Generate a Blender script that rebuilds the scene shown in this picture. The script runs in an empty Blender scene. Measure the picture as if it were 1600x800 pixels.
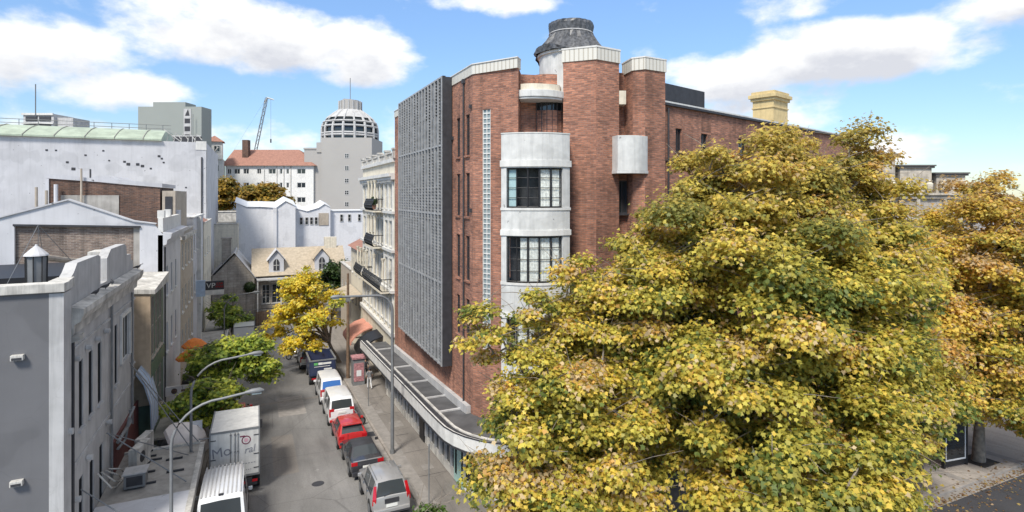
import bpy, bmesh, math, random
import numpy as np
from mathutils import Vector, Matrix
R = math.radians
rnd = random.Random(7)
scene = bpy.context.scene
COL = scene.collection

# ---------------------------------------------------------------- camera
YAW = math.atan(400/880)
cam_d = bpy.data.cameras.new('camera'); cam = bpy.data.objects.new('camera', cam_d); COL.objects.link(cam)
cam.location = (0, 0, 0); cam.rotation_euler = (R(90), 0, -YAW)
cam_d.sensor_width = 36; cam_d.lens = 880/1600*36; cam_d.shift_y = -95/1600
cam_d.clip_start = 0.1; cam_d.clip_end = 3000
scene.camera = cam
scene.view_settings.view_transform = 'Standard'; scene.view_settings.look = 'None'
scene.view_settings.exposure = .98; scene.view_settings.gamma = 1

# ---------------------------------------------------------------- world + sun
SUN = Vector((-.42, -.46, .78)).normalized()
w = bpy.data.worlds.new('World'); scene.world = w; w.use_nodes = True
nt = w.node_tree; nt.nodes.clear(); NN = nt.nodes.new; LK = nt.links.new
out = NN('ShaderNodeOutputWorld'); bg = NN('ShaderNodeBackground'); bg.inputs[1].default_value = 0.112
sky = NN('ShaderNodeTexSky'); sky.sky_type = 'NISHITA'; sky.sun_disc = False
sky.sun_elevation = math.asin(SUN.z); sky.sun_rotation = math.atan2(SUN.x, SUN.y)
sky.air_density = 1.0; sky.dust_density = 0.15; sky.ozone_density = 2.0
def M(op, a, b=None, c=None, clamp=False):
    n = NN('ShaderNodeMath'); n.operation = op; n.use_clamp = clamp
    for i, v in enumerate((a, b, c)):
        if v is None: continue
        if isinstance(v, (int, float)): n.inputs[i].default_value = v
        else: LK(v, n.inputs[i])
    return n.outputs[0]
tc = NN('ShaderNodeTexCoord')
sep = NN('ShaderNodeSeparateXYZ'); LK(tc.outputs['Generated'], sep.inputs[0])
az = M('ARCTAN2', sep.outputs[0], sep.outputs[1]); el = M('ARCSINE', sep.outputs[2])
def azel(px, py):
    u = (px-800)/880; a = YAW+math.atan(u); e = math.atan((305-py)/880/math.sqrt(1+u*u)); return a, e
blobs = [(50, 75, 150, 60, 1), (200, 145, 120, 36, .9),(420, 62, 205, 60, 1.15), (330, 20, 140, 40, .8), (560, 95, 95, 42, 1),
         (770, 5, 95, 24, .9), (1330, 80, 270, 58, 1.25), (1150, 120, 130, 46, 1), (1240, 5, 110, 26, .45), (1560, 10, 130, 50, 1.0),
         (1410, 228, 110, 30, .55), (1200, 170, 120, 40, .5), (250, 215, 260, 26, .35), (640, 215, 60, 40, .3), (-300, 60, 260, 90, 1), (2100, 60, 300, 90, 1)]
def density(dz):
    comb = NN('ShaderNodeCombineXYZ'); LK(az, comb.inputs[0]); LK(M('MULTIPLY', M('ADD', el, dz), 1.7), comb.inputs[1])
    n1 = NN('ShaderNodeTexNoise'); n1.inputs['Scale'].default_value = 7; n1.inputs['Detail'].default_value = 9; n1.inputs['Roughness'].default_value = .56
    LK(comb.outputs[0], n1.inputs['Vector'])
    n2 = NN('ShaderNodeTexNoise'); n2.inputs['Scale'].default_value = 22; n2.inputs['Detail'].default_value = 6; n2.inputs['Roughness'].default_value = .6
    LK(comb.outputs[0], n2.inputs['Vector'])
    tot = None
    e = M('ADD', el, dz)
    for px, py, rx, ry, s in blobs:
        a0, e0 = azel(px, py); a1, _ = azel(px+rx, py); _, e1 = azel(px, py-ry)
        da = M('DIVIDE', M('SUBTRACT', az, a0), max(a1-a0, .05)); de = M('DIVIDE', M('SUBTRACT', e, e0), max(e1-e0, .02))
        v = M('MULTIPLY', M('SUBTRACT', 1, M('ADD', M('MULTIPLY', da, da), M('MULTIPLY', de, de))), s)
        v = M('MAXIMUM', v, -.6)
        tot = v if tot is None else M('SMOOTH_MAX', tot, v, .3)
    hi = NN('ShaderNodeMapRange'); hi.interpolation_type = 'SMOOTHSTEP'; LK(e, hi.inputs[0]); hi.inputs[1].default_value = .40; hi.inputs[2].default_value = .75; hi.inputs[3].default_value = -.6; hi.inputs[4].default_value = 1.1  # unseen cloud cover high above the frame, added as neutral fill light
    tot = M('MAXIMUM', tot, hi.outputs[0])
    tot = M('ADD', tot, M('MULTIPLY', M('SUBTRACT', n1.outputs[0], .5), 3.1))
    return M('ADD', tot, M('MULTIPLY', M('SUBTRACT', n2.outputs[0], .5), .9))
d0 = density(0.0); d1 = density(0.035)
mr = NN('ShaderNodeMapRange'); mr.interpolation_type = 'SMOOTHSTEP'; LK(d0, mr.inputs[0]); mr.inputs[1].default_value = -.25; mr.inputs[2].default_value = .75
shade = NN('ShaderNodeMapRange'); LK(d1, shade.inputs[0]); shade.inputs[1].default_value = .2; shade.inputs[2].default_value = 1.3
cc = NN('ShaderNodeMixRGB'); LK(shade.outputs[0], cc.inputs[0]); cc.inputs[1].default_value = (5.3, 5.3, 5.25, 1); cc.inputs[2].default_value = (3.3, 3.4, 3.7, 1)
tint = NN('ShaderNodeMixRGB'); tint.blend_type = 'MULTIPLY'; tint.inputs[0].default_value = 1; LK(sky.outputs[0], tint.inputs[1]); tint.inputs[2].default_value = (.80, .89, .98, 1)
low = NN('ShaderNodeMapRange'); LK(el, low.inputs[0]); low.inputs[1].default_value = 0; low.inputs[2].default_value = .34; low.inputs[3].default_value = .60; low.inputs[4].default_value = 1
tl = NN('ShaderNodeVectorMath'); tl.operation = 'SCALE'; LK(tint.outputs[0], tl.inputs[0]); LK(low.outputs[0], tl.inputs['Scale'])
mx = NN('ShaderNodeMixRGB'); LK(mr.outputs[0], mx.inputs[0]); LK(tl.outputs[0], mx.inputs[1]); LK(cc.outputs[0], mx.inputs[2])
LK(mx.outputs[0], bg.inputs[0]); LK(bg.outputs[0], out.inputs[0])
ld = bpy.data.lights.new('sun', 'SUN'); sun = bpy.data.objects.new('sun', ld); COL.objects.link(sun)
ld.energy = 2.5; ld.angle = R(12); ld.color = (1, .95, .87)
sun.rotation_euler = (-SUN).to_track_quat('-Z', 'Y').to_euler()
sun.location = (-30, -20, 60)

# ---------------------------------------------------------------- materials
MATS = {}
def nodes(name):
    m = bpy.data.materials.new(name); m.use_nodes = True
    t = m.node_tree; return m, t, t.nodes['Principled BSDF']
def plain(name, col, rough=.6, metal=0, var=.12, scale=3.0, bump=0.0, streak=0.0, spots=0.0):
    if name in MATS: return MATS[name]
    m, t, p = nodes(name); N = t.nodes.new; L = t.links.new
    p.inputs['Roughness'].default_value = rough; p.inputs['Metallic'].default_value = metal
    co = N('ShaderNodeTexCoord')
    n = N('ShaderNodeTexNoise'); n.inputs['Scale'].default_value = scale; n.inputs['Detail'].default_value = 6; L(co.outputs['Object'], n.inputs['Vector'])
    r = N('ShaderNodeMapRange'); r.inputs[1].default_value = .3; r.inputs[2].default_value = .7; r.inputs[3].default_value = 1-var; r.inputs[4].default_value = 1+var*.6; L(n.outputs[0], r.inputs[0])
    last = r.outputs[0]
    def mul(a, b):
        q = N('ShaderNodeMath'); q.operation = 'MULTIPLY'; L(a, q.inputs[0]); L(b, q.inputs[1]); return q.outputs[0]
    if streak:
        mp = N('ShaderNodeMapping'); mp.inputs['Scale'].default_value = (2.2, 2.2, .12); L(co.outputs['Object'], mp.inputs[0])
        n2 = N('ShaderNodeTexNoise'); n2.inputs['Scale'].default_value = 1.6; n2.inputs['Detail'].default_value = 7; n2.inputs['Roughness'].default_value = .7; L(mp.outputs[0], n2.inputs['Vector'])
        r2 = N('ShaderNodeMapRange'); r2.inputs[1].default_value = .48; r2.inputs[2].default_value = .75; r2.inputs[3].default_value = 1; r2.inputs[4].default_value = 1-streak; L(n2.outputs[0], r2.inputs[0])
        last = mul(last, r2.outputs[0])
    if spots:
        v = N('ShaderNodeTexNoise'); v.inputs['Scale'].default_value = 2.3; v.inputs['Detail'].default_value = 3; v.inputs['Roughness'].default_value = .62; L(co.outputs['Object'], v.inputs['Vector'])
        r3 = N('ShaderNodeMapRange'); r3.inputs[1].default_value = .685; r3.inputs[2].default_value = .71; r3.inputs[3].default_value = 1; r3.inputs[4].default_value = 1-spots; L(v.outputs[0], r3.inputs[0])
        last = mul(last, r3.outputs[0])
    if streak:
        np_ = N('ShaderNodeTexNoise'); np_.inputs['Scale'].default_value = .33; np_.inputs['Detail'].default_value = 2.5; L(co.outputs['Object'], np_.inputs['Vector'])
        r4 = N('ShaderNodeMapRange'); r4.inputs[1].default_value = .55; r4.inputs[2].default_value = .57; r4.inputs[3].default_value = 1; r4.inputs[4].default_value = .91; L(np_.outputs[0], r4.inputs[0]); last = mul(last, r4.outputs[0])
        vc = N('ShaderNodeTexVoronoi'); vc.feature = 'DISTANCE_TO_EDGE'; vc.inputs['Scale'].default_value = .45; mpv = N('ShaderNodeMapping'); L(co.outputs['Object'], mpv.inputs[0])
        nw = N('ShaderNodeMixRGB'); nw.blend_type = 'ADD'; nw.inputs[0].default_value = .9; L(mpv.outputs[0], nw.inputs[1]); L(n.outputs['Color'], nw.inputs[2]); L(nw.outputs[0], vc.inputs['Vector'])
        r5 = N('ShaderNodeMapRange'); r5.inputs[1].default_value = 0; r5.inputs[2].default_value = .004; r5.inputs[3].default_value = .90; r5.inputs[4].default_value = 1; L(vc.outputs['Distance'], r5.inputs[0]); last = mul(last, r5.outputs[0])
    c = N('ShaderNodeMixRGB'); c.blend_type = 'MULTIPLY'; c.inputs[0].default_value = 1; c.inputs[1].default_value = (*col, 1)
    L(last, c.inputs[2]); L(c.outputs[0], p.inputs['Base Color'])
    if bump:
        b = N('ShaderNodeBump'); b.inputs['Strength'].default_value = bump; b.inputs['Distance'].default_value = .02
        n3 = N('ShaderNodeTexNoise'); n3.inputs['Scale'].default_value = 25; n3.inputs['Detail'].default_value = 4; L(co.outputs['Object'], n3.inputs['Vector'])
        L(n3.outputs[0], b.inputs['Height']); L(b.outputs[0], p.inputs['Normal'])
    MATS[name] = m; return m
def brick(name, c1, c2, mortar, w_=.30, h_=.10, ms=.012, var=.35, dirt=.3):
    m, t, p = nodes(name); N = t.nodes.new; L = t.links.new
    p.inputs['Roughness'].default_value = .85
    uv = N('ShaderNodeUVMap'); uv.uv_map = 'UVMap'
    b = N('ShaderNodeTexBrick'); b.inputs['Scale'].default_value = 1; b.inputs['Brick Width'].default_value = w_; b.inputs['Row Height'].default_value = h_
    b.inputs['Mortar Size'].default_value = ms; b.inputs['Color1'].default_value = (*c1, 1); b.inputs['Color2'].default_value = (*c2, 1); b.inputs['Mortar'].default_value = (*mortar, 1)
    b.inputs['Bias'].default_value = -.1; L(uv.outputs[0], b.inputs['Vector'])
    mp = N('ShaderNodeMapping'); mp.inputs['Scale'].default_value = (1.5, 9.0, 1); L(uv.outputs[0], mp.inputs[0])
    n = N('ShaderNodeTexNoise'); n.inputs['Scale'].default_value = 1.6; n.inputs['Detail'].default_value = 5; n.inputs['Roughness'].default_value = .75; L(mp.outputs[0], n.inputs['Vector'])
    r = N('ShaderNodeMapRange'); r.inputs[1].default_value = .3; r.inputs[2].default_value = .7; r.inputs[3].default_value = 1-var; r.inputs[4].default_value = 1+var; L(n.outputs[0], r.inputs[0])
    n2 = N('ShaderNodeTexNoise'); n2.inputs['Scale'].default_value = .35; n2.inputs['Detail'].default_value = 6; L(uv.outputs[0], n2.inputs['Vector'])
    r2 = N('ShaderNodeMapRange'); r2.inputs[1].default_value = .35; r2.inputs[2].default_value = .7; r2.inputs[3].default_value = 1.08; r2.inputs[4].default_value = 1-dirt; L(n2.outputs[0], r2.inputs[0])
    mps = N('ShaderNodeMapping'); mps.inputs['Scale'].default_value = (1.6, .10, 1); L(uv.outputs[0], mps.inputs[0])
    nss = N('ShaderNodeTexNoise'); nss.inputs['Scale'].default_value = 1.2; nss.inputs['Detail'].default_value = 5; L(mps.outputs[0], nss.inputs['Vector'])
    rss = N('ShaderNodeMapRange'); rss.inputs[1].default_value = .50; rss.inputs[2].default_value = .72; rss.inputs[3].default_value = 1; rss.inputs[4].default_value = .62; L(nss.outputs[0], rss.inputs[0])
    q0 = N('ShaderNodeMath'); q0.operation = 'MULTIPLY'; L(r.outputs[0], q0.inputs[0]); L(rss.outputs[0], q0.inputs[1])
    q = N('ShaderNodeMath'); q.operation = 'MULTIPLY'; L(q0.outputs[0], q.inputs[0]); L(r2.outputs[0], q.inputs[1])
    c = N('ShaderNodeMixRGB'); c.blend_type = 'MULTIPLY'; c.inputs[0].default_value = 1; L(b.outputs[0], c.inputs[1]); L(q.outputs[0], c.inputs[2])
    # efflorescence: sparse pale bricks
    n3 = N('ShaderNodeTexNoise'); n3.inputs['Scale'].default_value = 1.0; n3.inputs['Detail'].default_value = 4; n3.inputs['Roughness'].default_value = .8
    mp3 = N('ShaderNodeMapping'); mp3.inputs['Scale'].default_value = (3.2, 9.5, 1); mp3.inputs['Location'].default_value = (9, 4, 0); L(uv.outputs[0], mp3.inputs[0]); L(mp3.outputs[0], n3.inputs['Vector'])
    r3 = N('ShaderNodeMapRange'); r3.inputs[1].default_value = .62; r3.inputs[2].default_value = .74; L(n3.outputs[0], r3.inputs[0]); r3.inputs[4].default_value = .5
    c3 = N('ShaderNodeMixRGB'); L(r3.outputs[0], c3.inputs[0]); L(c.outputs[0], c3.inputs[1]); c3.inputs[2].default_value = (min(1, c1[0]*1.6), c1[1]*2.4, c1[2]*2.6, 1)
    L(c3.outputs[0], p.inputs['Base Color'])
    bp = N('ShaderNodeBump'); bp.inputs['Strength'].default_value = .5; bp.inputs['Distance'].default_value = .02; L(b.outputs['Fac'], bp.inputs['Height']); bp.invert = True; L(bp.outputs[0], p.inputs['Normal'])
    MATS[name] = m; return m
def glass(name, tintc=(.02, .03, .035), trans=.0, rough=.04):
    m, t, p = nodes(name); N = t.nodes.new; L = t.links.new
    p.inputs['Base Color'].default_value = (*tintc, 1); p.inputs['Roughness'].default_value = rough; p.inputs['IOR'].default_value = 1.6
    if trans:
        tr = N('ShaderNodeBsdfTransparent'); tr.inputs[0].default_value = (.95, .97, .97, 1)
        mixs = N('ShaderNodeMixShader'); mixs.inputs[0].default_value = trans; o = t.nodes['Material Output']
        L(p.outputs[0], mixs.inputs[1]); L(tr.outputs[0], mixs.inputs[2]); L(mixs.outputs[0], o.inputs[0])
    MATS[name] = m; return m
def paint(name, col, rough=.3, metal=0, coat=.6):
    m = plain(name, col, rough, metal, var=.05, scale=2); p = m.node_tree.nodes['Principled BSDF']
    p.inputs['Coat Weight'].default_value = coat; return m
def asphalt(name, col, patch=.25):
    m, t, p = nodes(name); N = t.nodes.new; L = t.links.new
    p.inputs['Roughness'].default_value = .8
    co = N('ShaderNodeTexCoord')
    def noise(s, d, sc=(1, 1, 1), rr=.6):
        mp = N('ShaderNodeMapping'); mp.inputs['Scale'].default_value = sc; L(co.outputs['Object'], mp.inputs[0])
        n = N('ShaderNodeTexNoise'); n.inputs['Scale'].default_value = s; n.inputs['Detail'].default_value = d; n.inputs['Roughness'].default_value = rr; L(mp.outputs[0], n.inputs['Vector']); return n.outputs[0]
    def mr_(v, a, b, c, d):
        r = N('ShaderNodeMapRange'); r.inputs[1].default_value = a; r.inputs[2].default_value = b; r.inputs[3].default_value = c; r.inputs[4].default_value = d; L(v, r.inputs[0]); return r.outputs[0]
    def mul(a, b):
        q = N('ShaderNodeMath'); q.operation = 'MULTIPLY'; L(a, q.inputs[0]); L(b, q.inputs[1]); return q.outputs[0]
    v = mul(mr_(noise(.35, 7, (1, .35, 1)), .35, .65, 1-patch, 1+patch), mr_(noise(14, 5), .3, .7, .85, 1.12))
    v = mul(v, mr_(noise(1.1, 8, (1.6, .12, 1), .75), .5, .72, 1, .72))
    v = mul(v, mr_(noise(1.7, 3), .7, .74, 1, 1.35))
    vor = N('ShaderNodeTexVoronoi'); vor.feature = 'DISTANCE_TO_EDGE'; vor.inputs['Scale'].default_value = .22; L(co.outputs['Object'], vor.inputs['Vector'])
    v = mul(v, mr_(vor.outputs['Distance'], 0, .008, .68, 1))
    c = N('ShaderNodeMixRGB'); c.blend_type = 'MULTIPLY'; c.inputs[0].default_value = 1; c.inputs[1].default_value = (*col, 1); L(v, c.inputs[2]); L(c.outputs[0], p.inputs['Base Color'])
    b = N('ShaderNodeBump'); b.inputs['Strength'].default_value = .3; b.inputs['Distance'].default_value = .01; L(noise(60, 3), b.inputs['Height']); L(b.outputs[0], p.inputs['Normal'])
    MATS[name] = m; return m

m_road = asphalt('asphalt', (.19, .183, .175))
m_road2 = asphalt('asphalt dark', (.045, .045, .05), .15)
m_foot = asphalt('footpath', (.21, .19, .17), .18)
m_plaza = asphalt('plaza paving', (.36, .32, .28), .12)
m_kerb = plain('kerb stone', (.30, .27, .24), .8, var=.25, scale=2, bump=.3)
m_gutter = plain('gutter concrete', (.26, .24, .22), .8, var=.2)
m_brick = brick('red brick', (.45, .195, .12), (.22, .10, .07), (.27, .18, .14), .32, .10, .012, var=.5, dirt=.45)
m_brickd = brick('dark brown brick', (.19, .095, .06), (.09, .05, .04), (.16, .13, .11), var=.5, dirt=.55)
m_brickg = brick('weathered brick', (.26, .19, .15), (.14, .10, .085), (.30, .27, .24), var=.5, dirt=.6)
m_stone = brick('sandstone blocks', (.40, .36, .31), (.32, .28, .24), (.24, .21, .19), .8, .36, .015, var=.25)
m_white = plain('white paint', (.64, .63, .60), .6, var=.10, streak=.22, spots=.3)
m_bay = plain('bay white render', (.58, .58, .56), .7, var=.12, streak=.25, spots=.5)
m_cream = plain('cream render', (.66, .60, .48), .7, var=.12, streak=.3)
m_ctrim = plain('yellow cream trim', (.62, .48, .24), .7, var=.12, streak=.25)
m_lgrey = plain('pale grey render', (.46, .455, .45), .75, var=.14, scale=1.2, streak=.28)
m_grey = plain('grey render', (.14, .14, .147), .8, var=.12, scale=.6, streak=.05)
m_bluew = plain('bluish white render', (.50, .50, .52), .8, var=.12, scale=.5, streak=.15, spots=.75)
m_bluew2 = plain('white blue render', (.56, .56, .58), .8, var=.12, scale=.5, streak=.12, spots=.6)
m_coping = plain('stained coping', (.55, .53, .49), .85, var=.35, scale=1.8, streak=.55)
m_tan = plain('tan render', (.42, .36, .29), .8, var=.15, streak=.25)
m_sandp = plain('sand panel', (.50, .38, .26), .8, var=.15, streak=.2)
m_green = plain('dark green paint', (.10, .15, .11), .5, var=.2)
m_dark = plain('charcoal', (.035, .035, .04), .6, var=.3)
m_black = plain('black', (.012, .012, .014), .5)
m_rubber = plain('rubber', (.02, .02, .02), .8)
m_iron = plain('dark iron', (.03, .032, .035), .5, metal=.3)
m_steel = plain('galvanised steel', (.20, .205, .21), .55, metal=.2, var=.15)
m_louv = plain('aluminium louvre', (.16, .165, .17), .5, metal=.2, var=.5)
m_fin = plain('pale aluminium fin', (.36, .365, .37), .45, metal=.2, var=.2)
m_roofg = plain('pale green roof', (.36, .42, .33), .7, var=.2, scale=.8, streak=.2)
m_slate = plain('dark slate membrane', (.085, .085, .088), .8, var=.35, scale=1.2, bump=.3)
m_roofc = plain('concrete roof', (.36, .34, .31), .85, var=.3, scale=1.2, streak=.3)
m_tile = plain('terracotta tile', (.30, .15, .11), .8, var=.25, scale=2)
m_shing = plain('buff shingle', (.40, .335, .25), .85, var=.2, scale=3)
m_tower = plain('grey brown concrete', (.36, .345, .325), .8, var=.05, scale=.1)
m_towerg = plain('grey green concrete', (.27, .29, .27), .8, var=.06, scale=.1)
m_wood = plain('brown timber', (.17, .11, .07), .7, var=.3, scale=3)
m_bark = plain('bark', (.22, .185, .15), .9, var=.45, scale=4, bump=.6)
m_soil = plain('soil', (.035, .03, .025), .95, var=.3)
m_glass = glass('window glass', (.02, .026, .03))
m_glassd = glass('dim window glass', (.012, .014, .016), 0, .35); m_glassd.node_tree.nodes['Principled BSDF'].inputs['IOR'].default_value = 1.12
m_glassc = glass('clear window glass', (.02, .03, .035), .92)
m_cglass = glass('car glass', (.045, .052, .056), 0, .06)
m_gblock = glass('glass block', (.22, .27, .28), 0, .2)
m_curt = plain('curtain', (.8, .8, .76), .9, var=.25, scale=9)
m_red = paint('red paint', (.45, .02, .02)); m_silver = paint('silver paint', (.44, .43, .42), .35, .5)
m_wpaint = paint('white car paint', (.72, .72, .72)); m_bpaint = paint('black paint', (.03, .03, .035)); m_navy = paint('navy paint', (.02, .03, .075), .45)
m_tail = paint('tail light red', (.42, .01, .015), .15); m_chrome = plain('chrome', (.6, .6, .6), .15, 1)
m_plate = plain('plate', (.7, .7, .66), .5); m_orange = plain('orange canvas', (.75, .22, .04), .8); m_pink = plain('pink poster', (.42, .20, .21), .6, var=.5, scale=6)
m_tarp = plain('black tarpaulin', (.085, .088, .095), .45, var=.7, scale=7)
m_skin = plain('skin', (.45, .27, .19), .6); m_gcloth = plain('grey cloth', (.25, .25, .26), .9); m_wcloth = plain('white cloth', (.7, .7, .7), .9); m_dcloth = plain('dark cloth', (.03, .03, .04), .9)
m_salmon = plain('salmon canvas', (.55, .25, .18), .8, var=.2); m_flower = plain('fabric pale', (.70, .64, .60), .8, var=.15, scale=1.5)
m_blueaw = plain('pale blue metal', (.42, .52, .66), .5, var=.15); m_blueg = paint('blue poster', (.05, .16, .45), .3)

def stripe_mat(name, c1, c2, per):
    m, t, p = nodes(name); N = t.nodes.new; L = t.links.new
    uv = N('ShaderNodeUVMap'); uv.uv_map = 'UVMap'; s = N('ShaderNodeSeparateXYZ'); L(uv.outputs[0], s.inputs[0])
    a = N('ShaderNodeMath'); a.operation = 'MODULO'; L(s.outputs[0], a.inputs[0]); a.inputs[1].default_value = per
    ab = N('ShaderNodeMath'); ab.operation = 'ABSOLUTE'; L(a.outputs[0], ab.inputs[0])
    b = N('ShaderNodeMath'); b.operation = 'GREATER_THAN'; L(ab.outputs[0], b.inputs[0]); b.inputs[1].default_value = per*.72
    c = N('ShaderNodeMixRGB'); L(b.outputs[0], c.inputs[0]); c.inputs[1].default_value = (*c1, 1); c.inputs[2].default_value = (*c2, 1)
    L(c.outputs[0], p.inputs['Base Color']); p.inputs['Roughness'].default_value = .6; MATS[name] = m; return m
m_fluted = stripe_mat('ribbed parapet sheet', (.60, .58, .52), (.42, .39, .33), .24)

# ---------------------------------------------------------------- builders
def ground(y):
    return -14.43 - .058*(min(max(y, 16.05), 92)-16.05)
class MB:
    def __init__(s, frame=None):
        s.v = []; s.f = []; s.mi = []; s.fr = frame; s.cur = 0
    def P(s, x, y, z):
        if s.fr:
            ox, oy, oz, a = s.fr; c, n = math.cos(a), math.sin(a)
            return (ox+c*x-n*y, oy+n*x+c*y, oz+z)
        return (x, y, z)
    def add(s, vs, fs, local=True):
        b = len(s.v); s.v += [s.P(*v) if local else tuple(v) for v in vs]
        s.f += [tuple(i+b for i in f) for f in fs]; s.mi += [s.cur]*len(fs); return s
    def box(s, x0, x1, y0, y1, z0, z1):
        if x0 > x1: x0, x1 = x1, x0
        if y0 > y1: y0, y1 = y1, y0
        if z0 > z1: z0, z1 = z1, z0
        return s.add([(x0,y0,z0),(x1,y0,z0),(x1,y1,z0),(x0,y1,z0),(x0,y0,z1),(x1,y0,z1),(x1,y1,z1),(x0,y1,z1)],
              [(0,3,2,1),(4,5,6,7),(0,1,5,4),(1,2,6,5),(2,3,7,6),(3,0,4,7)])
    def quad(s, a, b, c, d): return s.add([a, b, c, d], [(0, 1, 2, 3)])
    def poly(s, pts): return s.add(pts, [tuple(range(len(pts)))])
    def prism(s, poly, z0, z1):
        n = len(poly)
        A = sum(poly[i][0]*poly[(i+1)%n][1]-poly[(i+1)%n][0]*poly[i][1] for i in range(n))
        if A < 0: poly = poly[::-1]
        zz0 = z0 if callable(z0) else (lambda x, y: z0); zz1 = z1 if callable(z1) else (lambda x, y: z1)
        vs = [(x, y, zz0(x, y)) for x, y in poly]+[(x, y, zz1(x, y)) for x, y in poly]
        fs = [tuple(range(n))[::-1], tuple(range(n, 2*n))]+[(i, (i+1)%n, n+(i+1)%n, n+i) for i in range(n)]
        return s.add(vs, fs)
    def xprism(s, prof, x0, x1):   # profile in (y,z) extruded along x
        n = len(prof); vs = [(x0, y, z) for y, z in prof]+[(x1, y, z) for y, z in prof]
        return s.add(vs, [tuple(range(n)), tuple(range(n, 2*n))[::-1]]+[(i, n+i, n+(i+1)%n, (i+1)%n) for i in range(n)])
    def yprism(s, prof, y0, y1):   # profile in (x,z) extruded along y
        n = len(prof); vs = [(x, y0, z) for x, z in prof]+[(x, y1, z) for x, z in prof]
        return s.add(vs, [tuple(range(n))[::-1], tuple(range(n, 2*n))]+[(i, (i+1)%n, n+(i+1)%n, n+i) for i in range(n)][::1])
    def tube(s, pts, r, n=8, cap=True):
        pts = [Vector(p) for p in pts]; rs = r if isinstance(r, (list, tuple)) else [r]*len(pts)
        vs = []; 
        for i, p in enumerate(pts):
            d = (pts[min(i+1, len(pts)-1)]-pts[max(i-1, 0)]); d = d.normalized() if d.length > 1e-9 else Vector((0, 0, 1))
            up = Vector((0, 0, 1)) if abs(d.z) < .9 else Vector((1, 0, 0))
            a = d.cross(up).normalized(); b = d.cross(a)
            for k in range(n):
                t = 2*math.pi*k/n; q = p+(a*math.cos(t)+b*math.sin(t))*rs[i]; vs.append(tuple(q))
        fs = [(i*n+k, i*n+(k+1)%n, (i+1)*n+(k+1)%n, (i+1)*n+k) for i in range(len(pts)-1) for k in range(n)]
        if cap: fs += [tuple(range(n))[::-1], tuple(range((len(pts)-1)*n, len(pts)*n))]
        return s.add(vs, fs)
    def lathe(s, prof, cx, cy, n=24, a0=0, a1=2*math.pi):   # prof (r,z)
        full = abs(a1-a0-2*math.pi) < 1e-6; k = n if full else n+1; vs = []
        for r, z in prof:
            for i in range(k):
                t = a0+(a1-a0)*i/n; vs.append((cx+r*math.cos(t), cy+r*math.sin(t), z))
        fs = []
        for j in range(len(prof)-1):
            for i in range(n):
                i2 = (i+1) % k; fs.append((j*k+i, j*k+i2, (j+1)*k+i2, (j+1)*k+i))
        if full: fs += [tuple(range(k))[::-1], tuple(range((len(prof)-1)*k, len(prof)*k))]
        return s.add(vs, fs)
    def ycyl(s, cx, cz, r, y0, y1, n=20):
        vs = [(cx+r*math.cos(2*math.pi*i/n), y, cz+r*math.sin(2*math.pi*i/n)) for y in (y0, y1) for i in range(n)]
        return s.add(vs, [tuple(range(n))[::-1], tuple(range(n, 2*n))]+[(i, (i+1)%n, n+(i+1)%n, n+i) for i in range(n)])
    def xcyl(s, cy, cz, r, x0, x1, n=20):
        vs = [(x, cy+r*math.cos(2*math.pi*i/n), cz+r*math.sin(2*math.pi*i/n)) for x in (x0, x1) for i in range(n)]
        return s.add(vs, [tuple(range(n))[::-1], tuple(range(n, 2*n))]+[(i, (i+1)%n, n+(i+1)%n, n+i) for i in range(n)])
    def wall(s, W, z0, z1, holes=(), depth=.18, y=0.0, x0=0.0):
        """sheet from x0..W facing local -y with openings and reveals"""
        xs = sorted({x0, W}|{h[0] for h in holes}|{h[1] for h in holes}); zs = sorted({z0, z1}|{h[2] for h in holes}|{h[3] for h in holes})
        for i in range(len(xs)-1):
            for j in range(len(zs)-1):
                cx, cz = (xs[i]+xs[i+1])/2, (zs[j]+zs[j+1])/2
                if any(h[0] < cx < h[1] and h[2] < cz < h[3] for h in holes): continue
                s.quad((xs[i], y, zs[j]), (xs[i+1], y, zs[j]), (xs[i+1], y, zs[j+1]), (xs[i], y, zs[j+1]))
        for a, b, c, d in holes:
            s.quad((a, y, c), (a, y+depth, c), (a, y+depth, d), (a, y, d)); s.quad((b, y, c), (b, y, d), (b, y+depth, d), (b, y+depth, c))
            s.quad((a, y, c), (b, y, c), (b, y+depth, c), (a, y+depth, c)); s.quad((a, y, d), (a, y+depth, d), (b, y+depth, d), (b, y, d))
        return s
    def build(s, name, mats, parent=None, smooth=False, bevel=0, world=True, fixn=True):
        me = bpy.data.meshes.new(name)
        off = Vector((0, 0, 0))
        if parent is not None and world: off = ROOTLOC.get(parent.name, Vector((0, 0, 0)))
        me.from_pydata([(v[0]-off[0], v[1]-off[1], v[2]-off[2]) for v in s.v], [], s.f)
        if not isinstance(mats, (list, tuple)): mats = [mats]
        for m in mats: me.materials.append(m)
        me.polygons.foreach_set('material_index', s.mi)
        if fixn:
            bm = bmesh.new(); bm.from_mesh(me); bmesh.ops.recalc_face_normals(bm, faces=bm.faces)
            if bevel: bmesh.ops.bevel(bm, geom=[e for e in bm.edges if e.is_manifold and e.calc_face_angle(0) > .5], offset=bevel, segments=2, affect='EDGES', profile=.6)
            bm.to_mesh(me); bm.free()
        uvs(me)
        if smooth:
            me.shade_smooth()
            try: me.set_sharp_from_angle(angle=R(38))
            except Exception: pass
        o = bpy.data.objects.new(name, me); COL.objects.link(o)
        if parent is not None:
            o.parent = parent; ROOTLOC[o.name] = off if world else Vector((0, 0, 0))
        return o
ROOTLOC = {}
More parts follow.
